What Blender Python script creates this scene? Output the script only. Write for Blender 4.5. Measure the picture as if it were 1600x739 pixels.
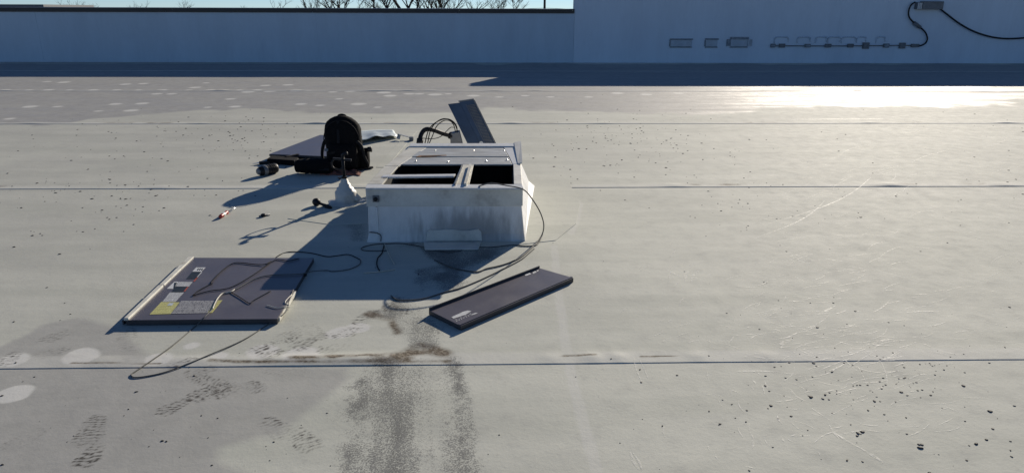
import bpy, bmesh, math, random
import numpy as np
from mathutils import Vector, Matrix, Quaternion

for o in list(bpy.data.objects): bpy.data.objects.remove(o)
scene = bpy.context.scene
COL = scene.collection
random.seed(7); RNG = np.random.default_rng(11)

# ---------------------------------------------------------------- camera, sky, sun, exposure
# Everything on the roof is laid out in the roof's own frame (X along the parapet, Y away from
# the camera, Z off the membrane); the drainage slope TILT is applied to each thing at the end.
TILT = Matrix.Rotation(math.radians(1.65), 4, 'X')
FPX, EYE = 1155.6, 1.52
PITCH, YAW, ROLL = math.radians(18.55), math.radians(1.5), math.radians(.222)
fw = Vector((math.sin(YAW)*math.cos(PITCH), math.cos(YAW)*math.cos(PITCH), -math.sin(PITCH)))
r0 = Vector((math.cos(YAW), -math.sin(YAW), 0)); u0 = r0.cross(fw)
rt = r0*math.cos(ROLL)+u0*math.sin(ROLL); up = u0*math.cos(ROLL)-r0*math.sin(ROLL)
cam_d = bpy.data.cameras.new('camera'); cam = bpy.data.objects.new('camera', cam_d); COL.objects.link(cam)
cam_d.sensor_width = 36; cam_d.sensor_fit = 'HORIZONTAL'; cam_d.lens = FPX/1600*36
cam_d.clip_start = .05; cam_d.clip_end = 8000
M = Matrix((( rt.x, up.x, -fw.x, 0), (rt.y, up.y, -fw.y, 0), (rt.z, up.z, -fw.z, EYE), (0, 0, 0, 1)))
cam.matrix_world = TILT @ M
scene.camera = cam

SUN_AZ, SUN_EL = math.radians(27.8), math.radians(19.4)          # in the roof frame
sdir = Vector((math.sin(SUN_AZ)*math.cos(SUN_EL), math.cos(SUN_AZ)*math.cos(SUN_EL), math.sin(SUN_EL)))
sdir = (TILT.to_3x3() @ sdir).normalized()
sun_d = bpy.data.lights.new('sun', 'SUN'); sun = bpy.data.objects.new('sun', sun_d); COL.objects.link(sun)
sun_d.energy = 5.0; sun_d.angle = math.radians(.5); sun_d.color = (1, .90, .76)
sun.rotation_euler = sdir.to_track_quat('Z', 'Y').to_euler()
sun.location = (12, 22, 14)
world = bpy.data.worlds.new('World'); scene.world = world; world.use_nodes = True
wn = world.node_tree.nodes; wl = world.node_tree.links
sky = wn.new('ShaderNodeTexSky'); sky.sky_type = 'NISHITA'; sky.sun_disc = False
sky.sun_elevation = math.asin(sdir.z); sky.sun_rotation = math.atan2(sdir.x, sdir.y)
sky.air_density = .55; sky.dust_density = 0.0; sky.ozone_density = 4.2
wl.new(sky.outputs[0], wn['Background'].inputs[0]); wn['Background'].inputs[1].default_value = .079
scene.view_settings.view_transform = 'Standard'; scene.view_settings.look = 'None'
scene.view_settings.exposure = .11; scene.view_settings.gamma = 1
scene.render.engine = 'CYCLES'

# ---------------------------------------------------------------- pixel -> place
def ray(x, y): return fw*FPX + rt*(x-800) - up*(y-369.5)
def G(x, y, h=0.0):                                               # point at height h above the roof
    d = ray(x, y); return Vector((0, 0, EYE)) + d*((h-EYE)/d.z)
def W(x, y, Y):                                                   # point on the upright plane at depth Y
    d = ray(x, y); return Vector((0, 0, EYE)) + d*(Y/d.y)

# ---------------------------------------------------------------- materials
def nodes(name):
    m = bpy.data.materials.new(name); m.use_nodes = True
    nt = m.node_tree; return m, nt, nt.nodes['Principled BSDF']
class N:
    """tiny node helper"""
    def __init__(s, nt): s.nt = nt
    def n(s, t, **kw):
        x = s.nt.nodes.new(t)
        for k, v in kw.items(): setattr(x, k, v)
        return x
    def put(s, sock, v):
        if hasattr(v, 'links') or isinstance(v, bpy.types.NodeSocket): s.nt.links.new(v, sock)
        else: sock.default_value = v
    def math(s, op, a, b=0.0, clamp=False):
        x = s.n('ShaderNodeMath', operation=op, use_clamp=clamp); s.put(x.inputs[0], a); s.put(x.inputs[1], b); return x.outputs[0]
    def mix(s, f, a, b):
        x = s.n('ShaderNodeMix', data_type='RGBA'); s.put(x.inputs[0], f); s.put(x.inputs[6], a); s.put(x.inputs[7], b); return x.outputs[2]
    def noise(s, vec, scale, detail=3, rough=.55):
        x = s.n('ShaderNodeTexNoise'); s.nt.links.new(vec, x.inputs['Vector'])
        x.inputs['Scale'].default_value = scale; x.inputs['Detail'].default_value = detail; x.inputs['Roughness'].default_value = rough
        return x.outputs['Fac']
    def ramp(s, v, lo, hi):
        x = s.n('ShaderNodeMapRange', interpolation_type='SMOOTHSTEP'); s.put(x.inputs['Value'], v)
        x.inputs['From Min'].default_value = lo; x.inputs['From Max'].default_value = hi; return x.outputs['Result']
    def coord(s, scale=(1, 1, 1), rot=(0, 0, 0)):
        c = s.n('ShaderNodeTexCoord'); m = s.n('ShaderNodeMapping'); s.nt.links.new(c.outputs['Object'], m.inputs['Vector'])
        m.inputs['Scale'].default_value = scale; m.inputs['Rotation'].default_value = rot; return m.outputs['Vector']
    def bump(s, h, strength, dist):
        b = s.n('ShaderNodeBump'); s.nt.links.new(h, b.inputs['Height']); b.inputs['Strength'].default_value = strength
        b.inputs['Distance'].default_value = dist; return b.outputs['Normal']

def c4(c): return (c[0], c[1], c[2], 1)
MATS = {}
def simple(name, col, rough=.6, metal=0.0, var=.25, scale=14, dirt=None, dirt_amt=.5, bump=.15, spec=.5, stretch=(1, 1, 1)):
    """colour with soft grain, blotches of dirt and fine relief"""
    if name in MATS: return MATS[name]
    m, nt, b = nodes(name); k = N(nt)
    v = k.coord(stretch); n1 = k.noise(v, scale, 5); n2 = k.noise(v, scale*7, 3)
    f = k.math('ADD', k.math('MULTIPLY', n1, .7), k.math('MULTIPLY', n2, .3))
    dark = tuple(c*(1-var) for c in col); lite = tuple(min(1, c*(1+var)) for c in col)
    c = k.mix(k.ramp(f, .3, .7), c4(dark), c4(lite))
    if dirt:
        n3 = k.noise(v, scale*.45, 6, .65)
        c = k.mix(k.math('MULTIPLY', k.ramp(n3, .48, .72), dirt_amt), c, c4(dirt))
    nt.links.new(c, b.inputs['Base Color'])
    b.inputs['Metallic'].default_value = metal; b.inputs['Specular IOR Level'].default_value = spec
    nt.links.new(k.math('ADD', rough-.08, k.math('MULTIPLY', n1, .16)), b.inputs['Roughness'])
    if bump: nt.links.new(k.bump(n2, bump, .004), b.inputs['Normal'])
    MATS[name] = m; return m

def membrane_material():
    m, nt, b = nodes('roof_membrane'); k = N(nt)
    A = k.n('ShaderNodeAttribute', attribute_name='stain_a'); B = k.n('ShaderNodeAttribute', attribute_name='stain_b')
    sa = k.n('ShaderNodeSeparateColor'); nt.links.new(A.outputs['Color'], sa.inputs[0])
    sb = k.n('ShaderNodeSeparateColor'); nt.links.new(B.outputs['Color'], sb.inputs[0])
    dirt, clean, film_shade = sa.outputs; brown, foot, gloss = sb.outputs
    v = k.coord(); vs = k.coord((.35, 2.2, 1))
    big = k.noise(v, .8, 5); streak = k.noise(vs, 1.6, 6, .6); fine = k.noise(v, 60, 4, .7); mid = k.noise(v, 9, 6, .65)
    grain = k.noise(v, 170, 3, .7)
    c = k.mix(k.ramp(streak, .32, .68), (.525, .535, .465, 1), (.625, .63, .55, 1))
    c = k.mix(k.math('MULTIPLY', k.ramp(big, .42, .66), .35), c, (.475, .48, .43, 1))
    c = k.mix(k.math('MULTIPLY', k.ramp(mid, .50, .75), .28), c, (.37, .37, .345, 1))
    c = k.mix(k.math('MULTIPLY', k.ramp(fine, .52, .76), .30), c, (.33, .32, .30, 1))
    # painted left-side darkening and grey dried-pond film
    filmcol = k.mix(k.ramp(mid, .3, .7), (.30, .295, .29, 1), (.37, .365, .355, 1))
    c = k.mix(k.math('MULTIPLY', film_shade, .85, True), c, filmcol)
    c = k.mix(k.math('MULTIPLY', clean, .8, True), c, (.69, .685, .65, 1))
    # brown silt
    bs = k.math('MULTIPLY', brown, k.math('ADD', .35, k.ramp(mid, .35, .62)), True)
    c = k.mix(bs, c, k.mix(k.ramp(fine, .4, .65), (.10, .08, .055, 1), (.30, .26, .2, 1)))
    # granular dark dirt
    thr = k.math('ADD', k.math('MULTIPLY', grain, .62), k.math('MULTIPLY', fine, .38))
    gd = k.ramp(k.math('ADD', thr, k.math('MULTIPLY', dirt, .25)), .57, .72)
    gd = k.math('MULTIPLY', gd, k.ramp(dirt, .02, .5))
    c = k.mix(k.math('MULTIPLY', gd, .80), c, k.mix(k.ramp(fine, .35, .7), (.045, .046, .048, 1), (.20, .20, .195, 1)))
    # boot treads
    fd = k.math('MULTIPLY', foot, k.ramp(k.math('ADD', k.math('MULTIPLY', fine, .5), k.math('MULTIPLY', mid, .5)), .40, .56))
    c = k.mix(k.math('MULTIPLY', fd, .8, True), c, (.10, .095, .085, 1))
    nt.links.new(c, b.inputs['Base Color'])
    rough = k.math('SUBTRACT', k.math('ADD', .72, k.math('MULTIPLY', mid, .16)), k.math('MULTIPLY', gloss, k.math('ADD', .06, k.math('MULTIPLY', k.math('MULTIPLY', k.ramp(streak, .3, .7), k.ramp(mid, .25, .6)), .30))))
    rough = k.math('ADD', rough, k.math('MULTIPLY', gd, .2))
    nt.links.new(rough, b.inputs['Roughness']); b.inputs['Specular IOR Level'].default_value = .22
    h = k.math('ADD', k.math('MULTIPLY', fine, .35), k.math('ADD', mid, k.math('MULTIPLY', k.noise(v, 2.2, 3), 2.0)))
    nt.links.new(k.bump(h, .30, .006), b.inputs['Normal'])
    return m

M_MEM = membrane_material()
M_CURB = simple('curb_membrane', (.78, .78, .76), .6, dirt=(.34, .33, .31), dirt_amt=.6, scale=5, var=.10, stretch=(1, 1, .35), spec=.3)
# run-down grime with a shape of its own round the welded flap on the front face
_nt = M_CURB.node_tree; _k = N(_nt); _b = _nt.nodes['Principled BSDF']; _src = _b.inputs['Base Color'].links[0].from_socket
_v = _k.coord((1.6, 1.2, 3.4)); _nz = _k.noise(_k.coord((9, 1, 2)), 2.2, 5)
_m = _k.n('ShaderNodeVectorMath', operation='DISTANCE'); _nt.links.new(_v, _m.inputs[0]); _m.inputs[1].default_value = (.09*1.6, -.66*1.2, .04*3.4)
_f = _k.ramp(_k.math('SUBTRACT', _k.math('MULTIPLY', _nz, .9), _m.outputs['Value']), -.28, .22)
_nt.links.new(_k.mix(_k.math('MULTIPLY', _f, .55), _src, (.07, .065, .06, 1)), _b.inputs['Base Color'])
M_CURBM = simple('painted_base_rail', (.68, .67, .61), .55, dirt=(.24, .21, .17), dirt_amt=.7, scale=7, var=.1)
M_CREAM = simple('cream_metal', (.66, .64, .55), .5, dirt=(.30, .26, .18), dirt_amt=.5, scale=9, var=.08)
M_GALV = simple('galvanised_steel', (.46, .47, .45), .5, metal=.35, scale=16, var=.18, dirt=(.30, .29, .26), dirt_amt=.5, stretch=(.5, 2.5, 1))
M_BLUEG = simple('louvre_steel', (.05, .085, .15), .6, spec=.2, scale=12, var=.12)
M_RUST = simple('rust', (.20, .10, .045), .85, var=.4, scale=40)
M_INSHADE = simple('painted_inner_shade', (.028, .028, .027), .8, var=.4, scale=10)  # near-black paint standing in for shade on the grey metal inside
M_PANEL = simple('plum_grey_paint', (.115, .105, .118), .36, scale=6, var=.10, dirt=(.17, .16, .16), dirt_amt=.4, bump=.05)
M_PEDGE = simple('panel_edge', (.045, .045, .05), .5, scale=10, var=.2)
M_INSUL = simple('white_edge_strip', (.74, .72, .62), .5, scale=22, var=.12, dirt=(.34, .28, .18), dirt_amt=.7)
M_BLACK = simple('black_nylon', (.006, .006, .007), .9, scale=60, var=.4, bump=.3, spec=.15)
M_BLACK2 = simple('black_strap', (.009, .009, .011), .75, scale=80, var=.3, bump=.3, spec=.25)
M_BPLAS = simple('black_plastic', (.013, .013, .015), .5, scale=40, var=.2, spec=.3)
M_RUBBER = simple('black_conduit', (.012, .012, .014), .55, scale=40, var=.2, spec=.3)
M_GREYP = simple('grey_box_paint', (.16, .17, .18), .5, scale=20, var=.15, dirt=(.09, .08, .07))
M_STEEL = simple('steel', (.55, .55, .56), .3, metal=.95, scale=40, var=.1)
M_RED = simple('red_handle', (.36, .028, .02), .35, scale=30, var=.2)
M_RAG = simple('red_brown_cloth', (.22, .085, .06), .9, scale=30, var=.35, bump=.4)
M_WIREG = simple('grey_cable', (.12, .118, .11), .65, scale=30, var=.2, spec=.25)
M_WIREB = simple('black_wire', (.014, .014, .016), .8, scale=30, var=.2, spec=.12)
M_WIREW = simple('pale_wire', (.62, .58, .48), .5, scale=30, var=.15)
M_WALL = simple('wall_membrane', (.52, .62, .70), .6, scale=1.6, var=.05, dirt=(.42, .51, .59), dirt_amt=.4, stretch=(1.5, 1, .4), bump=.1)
M_WALLBOUNCE = simple('tall_wall_membrane_bounce', (.62, .71, .79), .6, scale=1.6, var=.05, dirt=(.56, .64, .72), dirt_amt=.4, stretch=(1.5, 1, .4), bump=.1)  # lighter than the low wall: bounce off the roof put into the colour
M_COPE = simple('black_coping', (.018, .018, .02), .42, scale=8, var=.25)
M_PATCH = simple('grey_wall_patch', (.46, .52, .57), .7, scale=14, var=.15, dirt=(.2, .2, .2))
M_FAINT = simple('faint_caulk', (.50, .58, .65), .8, scale=30, var=.3)
M_SMUDGE = simple('dark_caulk', (.24, .27, .30), .8, scale=30, var=.4)
M_BOOT = simple('boot_membrane', (.64, .63, .58), .5, dirt=(.30, .28, .22), dirt_amt=.55, scale=18, var=.08)
M_SPECK = simple('tar_specks', (.028, .026, .024), .7, scale=90, var=.4)
M_LAB = simple('label_white', (.66, .67, .66), .45, scale=50, var=.08, dirt=(.4, .4, .38), bump=0)
M_LABK = simple('label_black', (.02, .024, .022), .45, scale=50, var=.3, bump=0)
M_LABR = simple('label_red', (.42, .09, .05), .45, scale=50, var=.2, bump=0)
M_BRICK = None

def print_material(name, paper, ink, rows=240, words=160, amt=.75, rot=0.0):
    """rows of small illegible print"""
    m, nt, b = nodes(name); k = N(nt)
    c = k.n('ShaderNodeTexCoord'); sp = k.n('ShaderNodeSeparateXYZ'); nt.links.new(c.outputs['UV'], sp.inputs[0])
    u, vv = sp.outputs[0], sp.outputs[1]
    line = k.math('FRACT', k.math('MULTIPLY', vv, rows))
    on = k.math('MULTIPLY', k.math('GREATER_THAN', line, .32), k.math('LESS_THAN', line, .80))
    cmb = k.n('ShaderNodeCombineXYZ'); nt.links.new(k.math('MULTIPLY', u, words), cmb.inputs[0])
    nt.links.new(k.math('MULTIPLY', k.math('FLOOR', k.math('MULTIPLY', vv, rows)), 7.31), cmb.inputs[1])
    nz = k.noise(cmb.outputs[0], 1.0, 2)
    on = k.math('MULTIPLY', on, k.math('GREATER_THAN', nz, .45))
    nt.links.new(k.mix(k.math('MULTIPLY', on, amt), c4(paper), c4(ink)), b.inputs['Base Color'])
    b.inputs['Roughness'].default_value = .45
    return m
M_PRW = print_material('label_print_white', (.62, .63, .62), (.06, .06, .06), 9, 26)
M_PRY = print_material('label_print_yellow', (.60, .58, .22), (.16, .15, .06), 8, 20, .5)
M_PRG = print_material('label_print_grey', (.13, .125, .13), (.62, .62, .60), 11, 60, .85)

# ---------------------------------------------------------------- mesh building
class MB:
    def __init__(s): s.v = []; s.f = []; s.uv = {}
    def add(s, vs, fs):
        o = len(s.v); s.v += [Vector(p) for p in vs]; s.f += [tuple(i+o for i in f) for f in fs]; return s
    def prism(s, bot, top):
        n = len(bot); fs = [tuple(reversed(range(n))), tuple(range(n, 2*n))]
        fs += [(i, (i+1) % n, n+(i+1) % n, n+i) for i in range(n)]
        return s.add(list(bot)+list(top), fs)
    def ext(s, poly, vec):
        vec = Vector(vec); return s.prism(poly, [Vector(p)+vec for p in poly])
    def box(s, lo, hi):
        (a, b, c), (d, e, f) = lo, hi
        return s.prism([(a, b, c), (d, b, c), (d, e, c), (a, e, c)], [(a, b, f), (d, b, f), (d, e, f), (a, e, f)])
    def obox(s, cen, ax, ay, az):
        cen, ax, ay, az = map(Vector, (cen, ax, ay, az))
        q = lambda w: [cen-ax-ay+w, cen+ax-ay+w, cen+ax+ay+w, cen-ax+ay+w]
        return s.prism(q(-az), q(az))
    def bar(s, a, b, w, t, upv=(0, 0, 1)):
        a, b = Vector(a), Vector(b); d = (b-a); sd = d.cross(Vector(upv)).normalized()*w/2; uu = sd.cross(d).normalized()*t/2
        return s.obox((a+b)/2, d/2, sd, uu)
    def tube(s, pts, r, n=8, smooth=0, caps=True):
        pts = [Vector(p) for p in pts]
        rs = r if isinstance(r, (list, tuple)) else [r]*len(pts)
        if smooth:
            P, R = [], []
            for i in range(len(pts)-1):
                p0 = pts[max(i-1, 0)]; p1 = pts[i]; p2 = pts[i+1]; p3 = pts[min(i+2, len(pts)-1)]
                for j in range(smooth):
                    t = j/smooth
                    P.append(.5*((2*p1)+(p2-p0)*t+(2*p0-5*p1+4*p2-p3)*t*t+(3*p1-p0-3*p2+p3)*t**3)); R.append(rs[i]*(1-t)+rs[i+1]*t)
            P.append(pts[-1]); R.append(rs[-1]); pts, rs = P, R
        m = len(pts); vs = []; fs = []
        t0 = (pts[1]-pts[0]).normalized(); a = Vector((0, 0, 1)) if abs(t0.z) < .9 else Vector((1, 0, 0))
        nrm = (a-t0*a.dot(t0)).normalized()
        for i, p in enumerate(pts):
            t = (pts[min(i+1, m-1)]-pts[max(i-1, 0)]).normalized()
            nrm = (nrm-t*nrm.dot(t)); nrm = nrm.normalized() if nrm.length > 1e-6 else t.orthogonal().normalized()
            bn = t.cross(nrm)
            for j in range(n):
                q = 2*math.pi*j/n; vs.append(p+(nrm*math.cos(q)+bn*math.sin(q))*rs[i])
        for i in range(m-1):
            for j in range(n):
                fs.append((i*n+j, i*n+(j+1) % n, (i+1)*n+(j+1) % n, (i+1)*n+j))
        if caps: fs += [tuple(reversed(range(n))), tuple(range((m-1)*n, m*n))]
        return s.add(vs, fs)
    def loft(s, rings, caps=True):
        n = len(rings[0]); vs = [p for r in rings for p in r]; fs = []
        for i in range(len(rings)-1):
            for j in range(n): fs.append((i*n+j, i*n+(j+1) % n, (i+1)*n+(j+1) % n, (i+1)*n+j))
        if caps: fs += [tuple(reversed(range(n))), tuple(range((len(rings)-1)*n, len(rings)*n))]
        return s.add(vs, fs)
    def lathe(s, prof, cen, n=24, axis=None, caps=True):
        cen = Vector(cen); q = axis.to_track_quat('Z', 'Y') if axis is not None else Quaternion()
        return s.loft([[cen+q @ Vector((r*math.cos(2*math.pi*j/n), r*math.sin(2*math.pi*j/n), z)) for j in range(n)] for r, z in prof], caps)
    def sheet(s, poly):                                           # a flat printed label face with UV 0..1
        o = len(s.v); s.v += [Vector(p) for p in poly]; s.f.append((o, o+1, o+2, o+3)); s.uv[len(s.f)-1] = [(0, 0), (1, 0), (1, 1), (0, 1)]; return s
    def build(s, name, mat, parent=None, smooth=False, loc=None, bevel=0.0, kind=None):
        base = Vector(loc) if loc is not None else (parent.get('_abs') and Vector(parent['_abs']) if parent else Vector())
        base = base or Vector()
        me = bpy.data.meshes.new(name); me.from_pydata([tuple(p-base) for p in s.v], [], s.f)
        if s.uv:
            uvl = me.uv_layers.new(name='UVMap')
            for fi, uvs in s.uv.items():
                for li, w in zip(me.polygons[fi].loop_indices, uvs): uvl.data[li].uv = w
        bm = bmesh.new(); bm.from_mesh(me)
        if not s.uv: bmesh.ops.recalc_face_normals(bm, faces=bm.faces)
        if bevel:
            bmesh.ops.bevel(bm, geom=[e for e in bm.edges if len(e.link_faces) == 2 and e.calc_face_angle(0) > .6], offset=bevel, segments=2, affect='EDGES', profile=.5)
        bm.to_mesh(me); bm.free()
        if smooth:
            for p in me.polygons: p.use_smooth = True
        me.materials.append(mat)
        o = bpy.data.objects.new(name, me); COL.objects.link(o)
        o['_abs'] = tuple(base)
        if parent: o.parent = parent
        else: o.location = base
        if kind: o['kind'] = kind
        return o

ROOF_THINGS = []                                                  # top-level things in the roof frame
def tag(o, label, cat, group=None, kind=None, roof=True):
    o['label'] = label; o['category'] = cat
    if group: o['group'] = group
    if kind: o['kind'] = kind
    if roof: ROOF_THINGS.append(o)
    return o
def thing(name, loc, label, cat, group=None, roof=True):
    o = bpy.data.objects.new(name, None); COL.objects.link(o); o.location = loc; o['_abs'] = tuple(loc); o.empty_display_size = .05
    return tag(o, label, cat, group, roof=roof)

# ---------------------------------------------------------------- ground far below and the roof
def vnoise(x, y, s, seed=0):
    x = x*s; y = y*s; xi = np.floor(x).astype(np.int64); yi = np.floor(y).astype(np.int64); fx = x-xi; fy = y-yi
    fx = fx*fx*(3-2*fx); fy = fy*fy*(3-2*fy)
    def h(a, b):
        n = (a*374761393 + b*668265263 + seed*974634) & 0x7fffffff
        n = ((n ^ (n >> 13))*1274126177) & 0x7fffffff
        return ((n ^ (n >> 16)) & 0xffff)/65535.0
    return (h(xi, yi)*(1-fx)+h(xi+1, yi)*fx)*(1-fy)+(h(xi, yi+1)*(1-fx)+h(xi+1, yi+1)*fx)*fy
def fbm(x, y, s, seed=0, o=4):
    t = 0; a = .5
    for i in range(o): t = t+a*vnoise(x, y, s*2**i, seed+i*17); a *= .5
    return t/(1-.5**o)
def sstep(x, a, b):
    t = np.clip((x-a)/(b-a), 0, 1); return t*t*(3-2*t)
def poly_sd(x, y, poly):                                          # signed distance, positive inside
    d = np.full(x.shape, 1e9); ins = np.zeros(x.shape, bool); n = len(poly)
    for i in range(n):
        ax, ay = poly[i]; bx, by = poly[(i+1) % n]; ex, ey = bx-ax, by-ay
        t = np.clip(((x-ax)*ex+(y-ay)*ey)/(ex*ex+ey*ey+1e-12), 0, 1)
        d = np.minimum(d, np.hypot(x-ax-t*ex, y-ay-t*ey))
        c = (ay > y) != (by > y); xx = ax+(y-ay)*ex/(ey if abs(ey) > 1e-12 else 1e-12); ins ^= c & (x < xx)
    return np.where(ins, d, -d)
def line_d(x, y, pts):
    d = np.full(x.shape, 1e9)
    for (ax, ay), (bx, by) in zip(pts[:-1], pts[1:]):
        ex, ey = bx-ax, by-ay; t = np.clip(((x-ax)*ex+(y-ay)*ey)/(ex*ex+ey*ey+1e-12), 0, 1)
        d = np.minimum(d, np.hypot(x-ax-t*ex, y-ay-t*ey))
    return d
def gp(px): return [(G(a, b).x, G(a, b).y) for a, b in px]

SEAMS = [2.815, 5.745, 8.69, 11.6, 14.5]
WALL_Y = 16.27
FILM_FAR = gp([(-60, 192), (60, 196), (140, 191), (200, 186), (270, 178), (330, 173), (400, 170), (480, 173), (560, 178), (640, 182), (700, 176), (800, 172), (900, 172), (1000, 176), (1060, 179), (1140, 176), (1200, 170), (1300, 168), (1450, 164), (1660, 160), (1660, 100), (-60, 100)])
FILM_NEAR = gp([(-40, 560), (10, 538), (60, 508), (120, 496), (185, 508), (220, 540), (250, 562), (545, 574), (540, 592), (470, 648), (440, 682), (390, 688), (345, 698), (350, 722), (385, 745), (380, 800), (-200, 800)])
OVALS = [(125, 558, .085), (247, 560, .075), (16, 615, .072), (22, 562, .07), (408, 550, .08), (470, 556, .09), (560, 512, .06), (530, 520, .07), (300, 540, .05), (345, 470+85, .05)]
OVALS = [(G(a, b).x, G(a, b).y, r) for a, b, r in OVALS]
STRIPE = gp([(866, 385), (872, 450), (884, 540), (896, 600), (914, 670), (940, 760)])
TRACK_L = gp([(585, 560), (566, 600), (552, 660), (545, 745), (540, 800)]); TRACK_R = gp([(712, 560), (722, 620), (728, 680), (735, 745), (742, 800)])
TRACK_C = gp([(650, 540), (640, 600), (622, 660), (610, 745), (600, 800)])
TRACK = TRACK_L+TRACK_R[::-1]
TRACKW = gp([(545, 562), (505, 640), (470, 760), (860, 760), (820, 620), (790, 562)])
SPLAT = gp([(600, 470), (560, 482), (585, 502), (545, 535), (612, 545), (640, 552), (690, 552), (712, 520), (735, 505), (700, 500), (690, 470), (740, 440), (700, 415), (640, 420)])
UNDER = gp([(640, 376), (700, 384), (815, 380), (790, 395), (740, 418), (722, 455), (690, 462), (650, 455), (690, 415), (660, 395), (600, 386)])
LEFTDIRT = gp([(560, 300), (575, 380), (545, 378), (540, 345), (520, 330), (550, 318)])
SILT = [(line, w) for line, w in [(gp([(455, 561), (520, 559), (575, 555), (640, 561)]), .028), (gp([(330, 563), (410, 566), (520, 566), (700, 564)]), .018), (gp([(600, 560), (660, 545), (690, 552)]), .05), (gp([(880, 556), (930, 555)]), .010), (gp([(1000, 557), (1060, 556)]), .008), (gp([(110, 567), (250, 568)]), .008), (gp([(575, 490), (610, 500), (620, 520)]), .03)]]
FEET = [  # pixel of toe and heel, half width in metres, depth of colour
    (62, 672, 15, 700, .047, .55), (150, 652, 135, 694, .052, .8), (152, 696, 132, 724, .044, .9), (305, 588, 368, 612, .05, .8), (352, 602, 300, 622, .05, .9),
    (285, 628, 258, 642, .042, .9), (415, 655, 445, 680, .05, .9), (455, 668, 490, 702, .045, .75), (105, 518, 72, 532, .05, .45), (98, 546, 66, 556, .045, .5),
    (196, 512, 204, 540, .05, .6), (200, 545, 208, 562, .045, .7), (470, 512, 440, 532, .06, .9), (452, 528, 372, 556, .035, .9), (486, 530, 462, 545, .05, .7),
    (300, 562, 262, 575, .035, .7), (480, 508, 500, 530, .05, .8), (400, 600, 340, 616, .05, .8), (378, 612, 398, 604, .06, .9), (545, 540, 500, 548, .05, .7), (585, 486, 560, 505, .05, .8), (440, 548, 410, 560, .05, .7), (330, 575, 300, 585, .05, .6), (20, 555, 5, 566, .05, .7), (520, 525, 560, 515, .05, .6), (420, 578, 470, 586, .04, .5), (180, 440, 172, 462, .05, .35), (640, 490, 600, 478, .05, .8)]
FEETG = [(G(a, b), G(c, d), w, k) for a, b, c, d, w, k in FEET]
PLATES = []
for x, y in [(8, 141), (45, 141), (75, 141), (108, 141), (145, 141), (182, 141), (216, 141), (253, 141), (295, 141), (328, 141), (352, 141), (373, 141), (402, 141), (462, 142), (482, 142), (520, 144), (548, 143), (600, 145), (640, 147), (655, 147), (680, 148), (700, 147), (740, 150), (780, 152), (820, 150), (860, 152), (920, 152),
             (47, 167), (90, 167), (180, 163), (222, 162), (360, 155), (367, 167), (154, 174), (325, 168), (15, 186), (205, 173), (245, 147), (268, 147), (196, 132), (224, 131), (74, 128), (100, 129), (305, 137), (322, 130), (415, 134), (450, 133), (388, 144), (422, 143), (500, 165), (560, 163), (590, 168), (470, 163), (610, 150), (530, 155), (1060, 146), (1100, 142), (1010, 148), (965, 146)]:
    g = G(x, y); PLATES.append((g.x, g.y, random.uniform(.06, .12)))
PATCH_LINES = [gp([(862, 297), (885, 302), (906, 318), (902, 342), (892, 365)])]

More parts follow.
